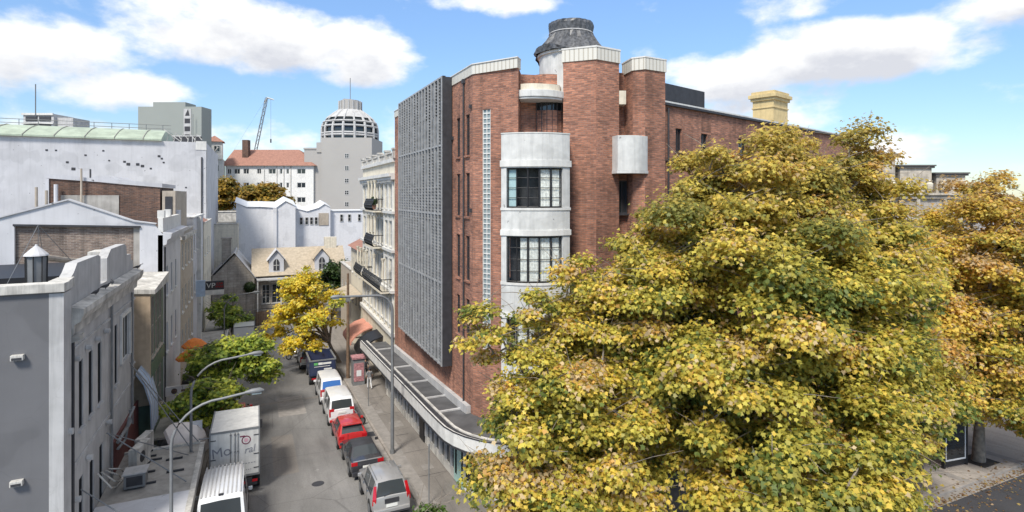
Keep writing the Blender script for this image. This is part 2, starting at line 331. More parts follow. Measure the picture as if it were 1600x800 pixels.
def uvs(me):
    uv = me.uv_layers.new(name='UVMap'); data = []
    for p in me.polygons:
        n = p.normal
        if abs(n.z) > .75: tx = Vector((1, 0, 0)); ty = Vector((0, 1, 0))
        else:
            tx = Vector((-n.y, n.x, 0)).normalized(); ty = Vector((0, 0, 1))
        for li in p.loop_indices:
            c = me.vertices[me.loops[li].vertex_index].co; data += [c.dot(tx), c.dot(ty)]
    uv.data.foreach_set('uv', data)
def tag(o, label, cat, group=None, kind=None):
    if label: o['label'] = label
    if cat: o['category'] = cat
    if group: o['group'] = group
    if kind: o['kind'] = kind
    return o
def thing(name, label, cat, loc=(0, 0, 0), rz=0, group=None):
    o = bpy.data.objects.new(name, None); COL.objects.link(o); o.location = loc; o.rotation_euler = (0, 0, rz); o.empty_display_size = .3
    ROOTLOC[o.name] = Vector(loc); return tag(o, label, cat, group)
def struct(o, kind='structure'): o['kind'] = kind; return o
def copy_tree(o, parent=None):
    c = o.copy(); COL.objects.link(c)
    if parent is not None: c.parent = parent
    for ch in list(o.children): copy_tree(ch, c)
    return c
def text(s, size, mat, name, parent, loc, rot, world=True, ext=.006, shear=0, sx=1):
    cu = bpy.data.curves.new(name, 'FONT'); cu.body = s; cu.size = size; cu.extrude = ext; cu.shear = shear; cu.align_x = 'CENTER'; cu.align_y = 'CENTER'
    tmp = bpy.data.objects.new('tmp', cu); COL.objects.link(tmp); bpy.context.view_layer.update()
    me = bpy.data.meshes.new_from_object(tmp.evaluated_get(bpy.context.evaluated_depsgraph_get())); bpy.data.objects.remove(tmp)
    me.materials.clear(); me.materials.append(mat)
    mt = Matrix.Translation(loc) @ rot.to_matrix().to_4x4() @ Matrix.Diagonal((sx, 1, 1, 1)); me.transform(mt)
    if world and parent is not None:
        off = ROOTLOC.get(parent.name, Vector((0, 0, 0))); me.transform(Matrix.Translation(-off))
    o = bpy.data.objects.new(name, me); COL.objects.link(o)
    if parent is not None: o.parent = parent
    return o
from mathutils import Euler
def window(parent, frame, x0, x1, z0, z1, depth=.16, mull=1, trans=0, fm=None, gm=None, sill=True, fw=.06, y=0.0, sillm=None):
    """recessed window: frame part with pane sub-part"""
    f = MB(frame); yy = y+depth; fm = fm or m_white; gm = gm or m_glass
    f.box(x0, x1, yy-.03, yy+.05, z0, z0+fw); f.box(x0, x1, yy-.03, yy+.05, z1-fw, z1)
    f.box(x0, x0+fw, yy-.03, yy+.05, z0+fw, z1-fw); f.box(x1-fw, x1, yy-.03, yy+.05, z0+fw, z1-fw)
    for i in range(1, mull): xx = x0+(x1-x0)*i/mull; f.box(xx-fw/2, xx+fw/2, yy-.025, yy+.04, z0+fw, z1-fw)
    for i in range(1, trans+1): zz = z0+(z1-z0)*i/(trans+1); f.box(x0+fw, x1-fw, yy-.02, yy+.035, zz-fw/3, zz+fw/3)
    fo = f.build('window', fm, parent)
    g = MB(frame); g.box(x0+.01, x1-.01, yy+.005, yy+.02, z0+.01, z1-.01); g.build('pane', gm, fo)
    if sill:
        s_ = MB(frame); s_.box(x0-.08, x1+.08, y-.09, y+.05, z0-.1, z0-.002); s_.build('sill', sillm or fm, fo)
    return fo
# ================================================================ ground, roads
def sheet(name, xs, ys, dz, mat, zf=None):
    b = MB()
    for i in range(len(xs)-1):
        for j in range(len(ys)-1):
            q = [(xs[i], ys[j]), (xs[i+1], ys[j]), (xs[i+1], ys[j+1]), (xs[i], ys[j+1])]
            b.quad(*[(x, y, ground(y)+dz) for x, y in q])
    return struct(b.build(name, mat))
sheet('ground', [-900, -40, 0, 40, 900], [-300, 0, 16.05, 92, 900], -.02, m_gutter)
sheet('side_street', [-2.6, 7.12], [16.05, 92], .0, m_road)
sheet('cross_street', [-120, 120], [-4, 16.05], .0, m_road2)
sheet('far_street', [-60, 60], [92, 99], .0, m_road)
E1, K = .13, .17
def slab(name, poly, mat, h=.13, lo=-.3):
    return struct(MB().prism(poly, lambda x, y: ground(y)+lo, lambda x, y: ground(y)+h).build(name, mat))
arc = [(7.27+2.6-2.6*math.cos(t), 16.22+2.6-2.6*math.sin(t)) for t in [i*math.pi/2/8 for i in range(9)]]
slab('footpath', [(7.27, 92)]+arc[:-1]+[(9.87, 16.22), (20, 16.22), (20, 23), (11.6, 26.4), (11.6, 92)][0:], m_foot)
slab('plaza_pavement', [(20, 16.22), (120, 16.22), (120, 34), (60, 34), (19.5, 23.5), (20, 23)], m_plaza, .131)
slab('left_footpath', [(-2.77, 92), (-2.77, 16.22), (-60, 16.22), (-60, 24), (-6.5, 24), (-6.5, 92)], m_foot)
def kerb(name, x0, x1, y0, y1):
    struct(MB().prism([(x0, y0), (x1, y0), (x1, y1), (x0, y1)], lambda x, y: ground(y)-.3, lambda x, y: ground(y)+.134).build(name, m_kerb, bevel=.015))
kerb('kerb', 7.12, 7.269, 18.8, 91.9); kerb('kerb', -2.769, -2.6, 16.3, 91.9); kerb('kerb', 9.9, 120, 16.05, 16.219); kerb('kerb', -60, -2.6, 16.05, 16.219)
ao = [(9.87-2.75*math.cos(t), 18.8-2.75*math.sin(t)) for t in [i*math.pi/2/8 for i in range(9)]]; ai = [(9.87-2.6*math.cos(t), 18.82-2.6*math.sin(t)) for t in [i*math.pi/2/8 for i in range(9)]]
struct(MB().prism(ao+ai[::-1], lambda x, y: ground(y)-.3, lambda x, y: ground(y)+.134).build('kerb', m_kerb))
# concrete strip beside the kerb on the right footpath, gutters, joints
def strip(name, x0, x1, y0, y1, dz, mat): return struct(MB().quad((x0, y0, ground(y0)+dz), (x1, y0, ground(y0)+dz), (x1, y1, ground(y1)+dz), (x0, y1, ground(y1)+dz)).build(name, mat))
strip('verge_strip', 7.27, 7.95, 20, 60, .1345, m_gutter)
strip('gutter', 6.75, 7.118, 19, 92, .004, m_gutter); strip('gutter', -2.598, -2.25, 16.1, 92, .004, m_gutter)
strip('gutter', 12, 118, 15.55, 16.045, .004, m_gutter)
strip('patch', 1.5, 3.4, 44, 49, .004, m_gutter); strip('patch', .9, 2.2, 33.5, 40, .004, m_foot)
strip('paving_band', 8.3, 9.1, 37.6, 38.8, .135, m_gutter)
for x in (22.5, 27.2, 32.1, 37): strip('paving_band', x, x+.5, 16.23, 23.6, .1355, m_gutter)
# fallen leaves in the gutter
def leafmesh(name, P, Nn, size, col, mat, parent=None):
    """P positions, Nn normals (n,3), size (n,), col (n,3): five lobed leaves, one polygon each"""
    n = len(P); rs = np.random.RandomState(len(P) % 1000+3)
    ang = np.array([-90, -50, -28, 10, 30, 62, 76, 90, 104, 118, 150, 170, 208, 230])*math.pi/180
    rad = np.array([.36, .66, .46, .88, .56, .62, .66, 1.0, .66, .62, .56, .88, .46, .66])
    tx, ty = rad*np.cos(ang)*.52, rad*np.sin(ang)*.52
    tz = -.5*(rad**2)*.5
    k = len(ang)
    a = rs.normal(size=(n, 3)); a -= (a*Nn).sum(1, keepdims=True)*Nn; a /= np.linalg.norm(a, axis=1, keepdims=True)+1e-9; b = np.cross(Nn, a)
    fold = rs.uniform(-.6, .8, (n, 1))
    V = P[:, None, :]+size[:, None, None]*(tx[None, :, None]*a[:, None, :]+ty[None, :, None]*b[:, None, :]+(tz[None, :]+fold*np.abs(tx)[None, :])[:, :, None]*Nn[:, None, :])
    me = bpy.data.meshes.new(name); me.vertices.add(n*k); me.vertices.foreach_set('co', V.astype(np.float32).ravel())
    me.loops.add(n*k); me.loops.foreach_set('vertex_index', np.arange(n*k, dtype=np.int32)); me.polygons.add(n)
    me.polygons.foreach_set('loop_start', np.arange(0, n*k, k, dtype=np.int32)); me.update(calc_edges=True)
    at_ = me.attributes.new('leafcol', 'FLOAT_COLOR', 'FACE'); c4 = np.ones((n, 4), np.float32); c4[:, :3] = col; at_.data.foreach_set('color', c4.ravel())
    me.materials.append(mat); o = bpy.data.objects.new(name, me); COL.objects.link(o)
    if parent is not None: o.parent = parent
    return o
def leaf_material(name, trans=.5):
    m, t, p = nodes(name); N = t.nodes.new; L = t.links.new
    at_ = N('ShaderNodeAttribute'); at_.attribute_name = 'leafcol'; L(at_.outputs['Color'], p.inputs['Base Color']); p.inputs['Roughness'].default_value = .45
    p.inputs['Specular IOR Level'].default_value = .4
    tr = N('ShaderNodeBsdfTranslucent'); L(at_.outputs['Color'], tr.inputs[0]); mx_ = N('ShaderNodeMixShader'); mx_.inputs[0].default_value = trans
    L(p.outputs[0], mx_.inputs[1]); L(tr.outputs[0], mx_.inputs[2]); L(mx_.outputs[0], t.nodes['Material Output'].inputs[0]); return m
m_leaf = leaf_material('leaf')
rs = np.random.RandomState(5)
n = 1500; P = np.stack([rs.uniform(20, 46, n), 15.6+rs.gamma(1.2, .33, n)*rs.choice([-1.6, 1, .4], n), np.zeros(n)], 1); P[:, 2] = [ground(y)+(.15 if y > 16.05 else .02) for y in P[:, 1]]
Nn = rs.normal(size=(n, 3))*.35+np.array([0, 0, 1]); Nn /= np.linalg.norm(Nn, axis=1, keepdims=True)
pal = np.array([[.42, .25, .10], [.30, .17, .08], [.50, .36, .12], [.38, .26, .17]])
struct(leafmesh('fallen_leaves', P, Nn, rs.uniform(.12, .2, n), pal[rs.randint(0, 4, n)]*rs.uniform(.6, 1.1, (n, 1)), m_leaf), 'stuff'); bpy.data.objects['fallen_leaves']['label'] = 'brown fallen leaves along the kerb of the cross street'; bpy.data.objects['fallen_leaves']['category'] = 'leaves'

# ================================================================ red brick corner building
BB = thing('brick_building', 'tall red brick corner building with curved white bay windows and a domed rooftop', 'building', (10.4, 27.85, ground(28)))
LEFTF = (10.4, 46.2, 0, R(-90))     # local x runs toward the camera
yl = lambda y: 46.2-y
wins = []
for (a, b) in ((29.9, 30.5), (28.35, 28.95)):
    for (z0, z1) in ((2.15, 4.35), (-1.15, 1.2), (-4.6, -2.2), (-7.8, -5.6)): wins.append((yl(b), yl(a), z0, z1))
far = [(yl(45.0), yl(44.2), z, z+2.2) for z in (2.2, -1.2, -4.6, -8)]
b = MB(LEFTF); b.wall(yl(27.85), -12.2, 6.36, wins+far, .2)
CH = (10.4, 27.85, 0, math.atan2(25.5-27.85, 11.94-10.4)); CL = math.hypot(1.54, 2.35)
b.fr = CH; b.wall(CL, -12.2, 6.36, [(.62, 1.12, -8, 4.45)], .12)
b.fr = None
# recess walls, body core
b.prism([(10.65, 46.2), (10.65, 28.0), (12.15, 25.75), (12.4, 26.3), (13.3, 27.6), (14.3, 27.9), (17.2, 25.2), (18.0, 25.2), (19.6, 24.6), (20.0, 30), (20.0, 46)], -18, 6.3)
b.prism([(19.7, 24.2), (45.2, 31.8), (42, 44), (20.1, 44)], -18, 4.3)
b.quad((11.94, 25.5, -12.2), (12.6, 26.6, -12.2), (12.6, 26.6, 6.36), (11.94, 25.5, 6.36))
b.prism([(12.55, 26.5), (13.6, 26.3), (13.9, 27.4), (12.9, 27.5)], 2.0, 6.3)     # inner flat brick
b.build('brick_wall', m_brick, BB)
b = MB(); b.lathe([(1.15, -6), (1.15, 4.42)], 14.3, 26.9, 28); b.lathe([(1.15, 5.35), (1.15, 6.3), (0.05, 6.3)], 14.3, 26.9, 28); b.build('curved_brick_wall', m_brick, BB, smooth=True)
f = MB(); 
for i in range(9):
    t = R(200+i*14); f.tube([(14.3+1.12*math.cos(t), 26.9+1.12*math.sin(t), 2.0), (14.3+1.12*math.cos(t), 26.9+1.12*math.sin(t), 5.36)], .035, 6)
for z in (4.4, 5.33, 3.6): f.lathe([(1.10, z-.03), (1.14, z-.03), (1.14, z+.03), (1.10, z+.03)], 14.3, 26.9, 28)
fo = f.build('window', m_dark, BB); g = MB(); g.lathe([(1.07, 2.0), (1.07, 5.35)], 14.3, 26.9, 28); g.build('pane', m_glass, fo, smooth=True)
b = MB(); b.lathe([(1.16, 4.42), (1.16, 5.34)], 14.3, 26.9, 8, R(20), R(160)); b.build('curved_brick_wall', m_brick, BB)
# piers
pA = [(14.32, 25.17), (15.52, 23.95), (17.05, 24.16), (17.2, 25.6), (15.2, 26.4)]
pB = [(17.64, 23.8), (18.02, 23.28), (19.4, 23.4), (19.5, 24.6), (17.9, 25.0)]
b = MB(); b.prism(pA, -18, 6.8); b.prism(pB, -18, 6.4); b.build('brick_pier', m_brick, BB)
def off(poly, d):
    cx = sum(p[0] for p in poly)/len(poly); cy = sum(p[1] for p in poly)/len(poly); r = []
    for x, y in poly:
        l = math.hypot(x-cx, y-cy); r.append((x+(x-cx)/l*d, y+(y-cy)/l*d))
    return r
b = MB(); b.prism(off(pA, .07), 6.8, 7.42); b.build('parapet_cap', m_fluted, BB); b = MB(); b.prism(off(pB, .07), 6.4, 7.0); b.build('parapet_cap', m_fluted, BB)
b = MB(); b.prism(off(pA, .1), 7.42, 7.5); b.prism(off(pB, .1), 7.0, 7.07); 
b.build('cap_flashing', m_white, BB)
dx, dy = 1.54/CL, -2.35/CL; nx, ny = dy, -dx
P0, P1 = (10.4, 27.85), (11.94, 25.5)
cap = [(10.35, 46.2), (10.35, 27.83), (P1[0]-.09, P1[1]-.09), (P1[0]+.3, P1[1]+.35), (10.75, 28.1), (10.75, 46.2)]
b = MB(); b.prism(cap, 6.36, 6.86); b.build('parapet_cap', m_fluted, BB)
b = MB(); b.prism([(10.31, 46.2), (10.31, 27.8), (P1[0]-.11, P1[1]-.14), (P1[0]+.35, P1[1]+.4), (10.8, 28.15), (10.8, 46.2)], 6.86, 6.91); b.build('cap_flashing', m_white, BB)
# brick windows
for h in wins+far:
    window(BB, LEFTF, h[0], h[1], h[2], h[3], .10, 1, 0 if h in far else 3, m_dark, m_glass, sill=True, fw=.05, sillm=m_brick)
# glass-block slit
f = MB(CH)
f.box(.62, .66, .02, .1, -8, 4.45); f.box(1.08, 1.12, .02, .1, -8, 4.45); f.box(.85, .89, .03, .1, -8, 4.45)
for i in range(48): z = -8+i*.26; f.box(.66, .85, .03, .1, z, z+.055); f.box(.89, 1.08, .03, .1, z, z+.055)
fo = f.build('glass_block_strip', m_white, BB); g = MB(CH); g.box(.64, 1.10, .075, .11, -8, 4.45); g.build('glass_block', m_gblock, fo)
d = MB(); d.tube([(10.33, 29.15, 6.3), (10.33, 29.15, -11.8)], .05, 8); d.box(10.25, 10.4, 29.03, 29.27, 6.1, 6.34); d.build('drainpipe', m_dark, BB)
for y, z in ((27.98, 4.6), (27.98, -.9), (27.98, -7.4), (31, 3.2)): MB().box(10.28, 10.4, y, y+.16, z, z+.2).build('vent_cover', m_dark, BB)
# white bay
def arcpts(a, c, bb, n=14):
    # circle through three points
    ax, ay = a; bx, by = c; cx, cy = bb; d_ = 2*(ax*(by-cy)+bx*(cy-ay)+cx*(ay-by))
    ux = ((ax*ax+ay*ay)*(by-cy)+(bx*bx+by*by)*(cy-ay)+(cx*cx+cy*cy)*(ay-by))/d_; uy = ((ax*ax+ay*ay)*(cx-bx)+(bx*bx+by*by)*(ax-cx)+(cx*cx+cy*cy)*(bx-ax))/d_
    r = math.hypot(ax-ux, ay-uy); t0 = math.atan2(ay-uy, ax-ux); t1 = math.atan2(cy-uy, cx-ux)
    if t1 < t0: t1 += 2*math.pi
    return [(ux+r*math.cos(t0+(t1-t0)*i/n), uy+r*math.sin(t0+(t1-t0)*i/n)) for i in range(n+1)], (ux, uy, r, t0, t1)
bayA, bayM, bayB = (10.70, 24.79), (12.02, 23.72), (13.79, 23.6)
arcp, (bux, buy, br, bt0, bt1) = arcpts(bayA, bayM, bayB)
back = [(14.5, 25.0), (14.0, 26.5), (12.0, 26.6), (11.4, 26.2)]
def bayband(mb, z0, z1, o=0.0, thick=None):
    pts = [(bux+(br+o)*math.cos(bt0+(bt1-bt0)*i/14), buy+(br+o)*math.sin(bt0+(bt1-bt0)*i/14)) for i in range(15)]
    if o: pts[0] = (pts[0][0]-.6*o, pts[0][1]+.0); pts[-1] = (pts[-1][0]+.9*o, pts[-1][1]+.1*o)
    if thick:
        inn = [(bux+(br+o-thick)*math.cos(bt0+(bt1-bt0)*i/14), buy+(br+o-thick)*math.sin(bt0+(bt1-bt0)*i/14)) for i in range(15)]
        inn[0] = (inn[0][0]+thick*.5, inn[0][1]); inn[-1] = (inn[-1][0]-.3*thick, inn[-1][1])
        return mb.prism(pts+inn[::-1], z0, z1)
    return mb.prism(pts+back, z0, z1)
b = MB(); bayband(b, 1.3, 1.9); bayband(b, -1.95, -.6); bayband(b, -5.9, -4.15); bayband(b, -12.2, -8.1)
bayband(b, 1.9, 2.93, 0, .18)
b.prism([(bayA[0]+.02, bayA[1]), (11.5, 26.2), (11.7, 26.1), (10.95, 24.75)], 1.9, 2.93); b.prism([(13.62, 23.7), (13.79, 23.6), (14.6, 25.1), (14.4, 25.1)], 1.9, 2.93)
for (z0, z1) in ((-.6, 1.3), (-4.15, -1.95), (-8.1, -5.9)):      # jambs beside the windows
    def arcseg(i0, i1, o=0.0, th=.35): 
        q = [(bux+(br+o)*math.cos(bt0+(bt1-bt0)*i/100), buy+(br+o)*math.sin(bt0+(bt1-bt0)*i/100)) for i in (i0, (i0+i1)/2, i1)]
        w_ = [(bux+(br+o-th)*math.cos(bt0+(bt1-bt0)*i/100), buy+(br+o-th)*math.sin(bt0+(bt1-bt0)*i/100)) for i in (i1, (i0+i1)/2, i0)]
        return q+w_
    b.prism(arcseg(0, 8), z0, z1); b.prism(arcseg(88, 100), z0, z1)
b.build('bay', m_bay, BB)
for z0, z1, o_, th_ in ((1.36, 1.66, .06, None), (-1.92, -1.66, .05, None), (-5.85, -5.6, .05, None), (-.72, -.6, .035, None), (-4.27, -4.15, .035, None), (2.93, 2.98, .02, .24)): bayband(MB(), z0, z1, o_, th_).build('bay_ledge', m_white, BB)
for wi, (z0, z1) in enumerate(((-.6, 1.3), (-4.15, -1.95), (-8.1, -5.9))):
    f = MB(); wf = MB(); c = MB(); g = MB(); dk = MB()
    def pt(i, o): t = bt0+(bt1-bt0)*i/100; return (bux+(br+o)*math.cos(t), buy+(br+o)*math.sin(t))
    for i in (8.6, 22, 38, 54, 71, 87.4):
        f.tube([(*pt(i, -.13), z0), (*pt(i, -.13), z1)], .035 if i in (8.6, 87.4, 22) else .05, 6)
    for zz in [z0+.04, z1-.04]+[z0+(z1-z0)*k/4 for k in (1, 2, 3)]:
        for i in range(8, 88, 4): f.tube([(*pt(i, -.13), zz), (*pt(i+4, -.13), zz)], .035 if zz in (z0+.04, z1-.04) else .018, 5)
    fo = f.build('window', m_black, BB)
    for i in range(8, 88, 4): g.quad((*pt(i, -.15), z0), (*pt(i+4, -.15), z0), (*pt(i+4, -.15), z1), (*pt(i, -.15), z1))
    g.build('pane', m_glassc, fo)
    spans = ((10, 22), (46, 86)) if wi == 0 else ((27, 86),) if wi == 1 else ((20, 60),)
    if wi == 0: spans = ((54, 86),)
    for (s0, s1) in spans:
        k = 0; q = []
        i = s0
        while i <= s1: q.append(pt(i, -.20-.02*(1 if k % 2 else -1))); i += 1.1; k += 1
        for j in range(len(q)-1): c.quad((*q[j], z0+.03), (*q[j+1], z0+.03), (*q[j+1], z1-.03), (*q[j], z1-.03))
    c.build('curtain', m_curt, fo, fixn=False)
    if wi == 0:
        c = MB(); [c.quad((*pt(i, -.2), z0+.03), (*pt(i+3, -.2), z0+.03), (*pt(i+3, -.2), z1-.03), (*pt(i, -.2), z1-.03)) for i in (9, 12, 15, 18)]; c.build('painted_reflection', plain('teal painted reflection', (.42, .58, .60), .7), fo, fixn=False)  # teal quads behind the left panes, colour painted as a sky reflection
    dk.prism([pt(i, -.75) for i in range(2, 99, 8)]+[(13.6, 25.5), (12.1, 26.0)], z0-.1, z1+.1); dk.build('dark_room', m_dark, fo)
# upper balcony slab over the recess, tower drum and shrouded dome
b = MB(); ar, (cx_, cy_, r_, t0_, t1_) = arcpts((11.95, 25.75), (12.95, 25.0), (14.35, 25.15)); ar = ar+[(15.0, 26.2), (14.3, 27.8), (12.4, 27.0)]
b.prism(ar, 4.95, 5.3); b.prism(off(ar, -.08), 4.84, 4.95); b.build('canopy_slab', m_bay, BB, bevel=.03)
b = MB(); b.prism(off(ar, -.22), 5.3, 5.62); b.build('canopy_upstand', m_cream, BB)
DX, DY = 15.71, 26.75
b = MB(); b.lathe([(1.74, 5.2), (1.74, 7.45), (1.84, 7.48), (1.84, 7.6)], DX, DY, 32); b.build('tower_drum', m_bay, BB, smooth=True)
b = MB(); 
n = 44; prof = [(2.0, 7.1, .05), (1.95, 7.6, .07), (1.75, 7.9, .08), (1.4, 8.35, .07), (1.18, 8.75, .02), (1.16, 8.8, .02), (1.22, 9.2, .03), (1.2, 9.35, .03), (.6, 9.42, .02), (.02, 9.44, 0)]
vs = []
for j, (r_, z, am) in enumerate(prof):
    for i in range(n):
        t = 2*math.pi*i/n; rr = r_+am*(math.sin(i*2.7+j*.6)+.6*math.sin(i*5.1+j)); zz = z
        if j == 0: zz = z+.5+.35*math.sin(t*2+1.2)
        vs.append((DX+rr*math.cos(t), DY+rr*math.sin(t), zz))
b.add(vs, [(j*n+i, j*n+(i+1) % n, (j+1)*n+(i+1) % n, (j+1)*n+i) for j in range(len(prof)-1) for i in range(n)])
b.build('dome_tarpaulin', m_tarp, BB, fixn=True)
b = MB(); b.lathe([(1.2, 8.74), (1.23, 8.77), (1.2, 8.81)], DX, DY, 32); b.build('dome_band', m_lgrey, BB)
t = math.atan2(-DY*.98+.3, -DX*.88-1.2)
tt = t-.05
for zc in range(1):
    f = MB((DX+1.76*math.cos(tt), DY+1.76*math.sin(tt), 0, tt+math.pi/2))
    f.box(-.17, .17, -.05, .06, 5.7, 5.76); f.box(-.17, .17, -.05, .06, 7.25, 7.3); f.box(-.17, -.13, -.05, .06, 5.7, 7.3); f.box(.13, .17, -.05, .06, 5.7, 7.3); f.box(-.02, .02, -.05, .06, 5.7, 7.3)
    for i in range(1, 7): f.box(-.13, .13, -.045, .05, 5.7+i*.225, 5.74+i*.225)
    fo = f.build('glass_block_strip', m_white, BB); MB(f.fr).box(-.15, .15, -.02, .03, 5.72, 7.28).build('glass_block', m_gblock, fo)
# small balcony between the piers and things in its recess
ar, _ = arcpts((16.5, 23.5), (17.5, 23.1), (18.28, 23.35)); 
b = MB(); b.prism(ar+[(18.3, 23.9), (16.6, 24.2)], 1.24, 3.0); b.build('small_balcony', m_bay, BB, bevel=.02)
b = MB(); b.prism(off(ar+[(18.3, 23.9), (16.6, 24.2)], .04), 1.1, 1.24); b.build('balcony_ledge', m_bay, BB)
b = MB(); b.prism([(17.05, 24.2), (17.4, 24.05), (17.75, 24.8), (17.2, 25.0)], 4.7, 5.4); b.build('cream_lintel', m_cream, BB)
b = MB(); b.prism([(17.1, 24.6), (18.0, 24.5), (18.1, 25.2), (17.2, 25.3)], -18, 1.1); b.prism([(17.1, 24.9), (18.0, 24.8), (18.1, 25.2), (17.2, 25.3)], 1.1, 6.5); b.build('recess_wall', m_brick, BB)
window(BB, (17.08, 24.42, 0, R(-6)), .02, .62, -.95, .75, .06, 2, 0, m_dark, m_glass, fw=.05, sillm=m_dark)
MB().box(17.4, 17.9, 23.98, 24.55, -4.3, -4.1).build('vent_cover', m_dark, BB)
# side wall toward the right
SA = math.atan2(31.3-23.56, 45.5-19.52); SW = (19.4, 23.55, 0, SA); SL = math.hypot(26, 7.75)
sw = [(1.15, 1.75, 2.35, 3.6), (3.7, 4.4, 2.3, 3.5), (8, 9, 2.2, 3.5), (13, 14, 2.2, 3.5), (1.2, 1.9, -1.4, .2), (4, 4.8, -1.4, .2), (1.2, 2, -5, -3), (8, 9, -1.4, .2)]
b = MB(SW); b.wall(SL, -18, 4.85, sw, .18); b.build('side_wall', m_brick, BB)
b = MB(SW); b.box(-.02, SL, -.1, .35, 4.85, 4.95); b.build('parapet_cap', m_white, BB)
b = MB(SW); b.box(-.02, SL, -.16, -.02, 4.72, 4.85); b.build('gutter', m_dark, BB)
b = MB(SW); b.box(0, SL, -.06, .0, 1.78, 1.9); b.build('string_course', m_brickd, BB)
d = MB(SW); d.tube([(.35, -.08, 4.6), (.35, -.08, -14)], .05); d.build('drainpipe', m_dark, BB)
for h in sw: window(BB, SW, h[0], h[1], h[2], h[3], .14, 2, 0, m_dark, m_glass, sillm=m_brickd, fw=.05)
b = MB(SW); b.box(5.0, 9.6, 3.2, 6.5, 4.9, 7.0); b.build('roof_plant_screen', m_dark, BB)
b = MB(SW); b.box(0.1, 26, .36, 16, 4.4, 4.9); b.box(0, .15, 1, 1.15, 4.9, 5.6);  b.build('roof', m_slate, BB)
# louvred screen
LS = MB((9.85, 42.0, 0, R(-90)))     # length 10.8
LS.box(0, 10.8, .12, .5, -9.9, 6.85); LS.box(10.72, 10.8, -.06, .12, -9.9, 6.9); lo = LS.build('louvre_frame', m_dark, BB)
b = MB((9.85, 42.0, 0, R(-90)))
ncol = 15; cw = 10.7/ncol
for i in range(ncol+1): b.box(i*cw-.035, i*cw+.035, -.13, .1, -9.9, 6.88)
for z in (6.85, 2.9, -1.1, -5.1, -9.85): b.box(0, 10.72, -.085, .1, z-.05, z+.05)
b.build('screen_fin', m_fin, lo)
b = MB((9.85, 42.0, 0, R(-90))); rr = random.Random(11)
for i in range(ncol):
    for rz in range(8):
        z0 = -9.9+rz*2.1; mode = rr.choice([0, 0, 0, 1, 2]) if rz < 5 else rr.choice([0, 1, 1, 2])
        if rz in (4,): mode = 2
        if mode == 1:      # upright slats
            for q in range(2): x = i*cw+.05+q*cw/2; b.add([(x, -.03, z0), (x+.13, .04, z0), (x+.13, .04, z0+2), (x, -.03, z0+2)], [(0, 1, 2, 3)])
        else:
            nl = 11; 
            for q in range(nl):
                z = z0+q*2.1/nl; tl = .06 if mode == 0 else .13
                b.add([(i*cw+.03, -.05, z), ((i+1)*cw-.03, -.05, z), ((i+1)*cw-.03, .06, z+tl), (i*cw+.03, .06, z+tl), (i*cw+.03, -.05, z+.02), ((i+1)*cw-.03, -.05, z+.02), ((i+1)*cw-.03, .06, z+tl+.02), (i*cw+.03, .06, z+tl+.02)],
                      [(0, 1, 5, 4), (4, 5, 6, 7), (0, 3, 2, 1)])
b.build('slat', m_louv, lo)
# street canopy: white fascia curving round the corner, dark membrane roof
def czt(y): return ground(y)+3.82 if y > 27 else ground(27)+3.82-.0*(27-y)
edge = [(8.2, 49.8), (8.2, 44), (8.2, 38), (8.2, 33), (8.2, 29), (8.22, 27)]+[(8.22+4.6*(1-math.cos(t)), 27-4.6*math.sin(t)) for t in [i*math.pi/2/9 for i in range(1, 10)]]+[(15, 22.3), (20, 22.2), (30, 24.5)]
inner = [(10.42, 49.8), (10.42, 44), (10.42, 38), (10.42, 33), (10.42, 29), (10.42, 28)]+[(10.6+.6*i, 27.4-.42*i) for i in range(9)]+[(15.8, 24.6), (20, 24), (30, 26.6)]
b = MB()
def strip3(mb, e, i_, zf, h0, h1):
    vs = []; n_ = len(e)
    for (x, y), (u, v) in zip(e, i_): vs += [(x, y, zf(y)+h0), (u, v, zf(y)+h0), (u, v, zf(y)+h1), (x, y, zf(y)+h1)]
    fs = [(0, 1, 2, 3), ((n_-1)*4+3, (n_-1)*4+2, (n_-1)*4+1, (n_-1)*4)]
    for k in range(n_-1):
        a, c_ = k*4, k*4+4; fs += [(a, c_, c_+1, a+1), (a+1, c_+1, c_+2, a+2), (a+2, c_+2, c_+3, a+3), (a+3, c_+3, c_, a)]
    return mb.add(vs, fs)
def offs(e, d):
    r_ = []
    for k, (x, y) in enumerate(e):
        a = e[max(k-1, 0)]; c_ = e[min(k+1, len(e)-1)]; tx_, ty_ = c_[0]-a[0], c_[1]-a[1]; l = math.hypot(tx_, ty_); r_.append((x-ty_/l*d, y+tx_/l*d))
    return r_
strip3(b, edge, offs(edge, .14), czt, -.62, 0); cp = b.build('canopy_fascia', m_white, BB)
b = MB(); strip3(b, offs(edge, -.03), offs(edge, .0), czt, -.72, -.62); strip3(b, offs(edge, -.02), offs(edge, .02), czt, .002, .05); b.build('fascia_trim', m_dark, cp)
b = MB(); strip3(b, offs(edge, .20), offs(edge, .50), czt, -.30, -.12); b.build('canopy_gutter', m_dark, BB)
b = MB(); strip3(b, offs(edge, .16), inner, czt, -.5, -.32); b.build('canopy_roof', m_slate, BB)
b = MB(); strip3(b, offs(edge, .50), offs(edge, .62), czt, -.3, -.06); b.build('gutter_edge', m_coping, cp)
b = MB()
for y in (46.6, 40.0, 35.6, 31.9, 29.2): b.box(8.75, 10.3, y-.06, y+.06, czt(y)-.32, czt(y)-.24)
b.box(10.2, 10.42, 28, 49.6, czt(49.6)-.45, czt(49.6)-.2) if 0 else None
b.prism([(10.15, 28.2), (10.42, 28.2), (10.42, 46), (10.15, 46)], lambda x, y: czt(y)-.32, lambda x, y: czt(y)+.12)
b.build('canopy_batten', m_lgrey, BB)
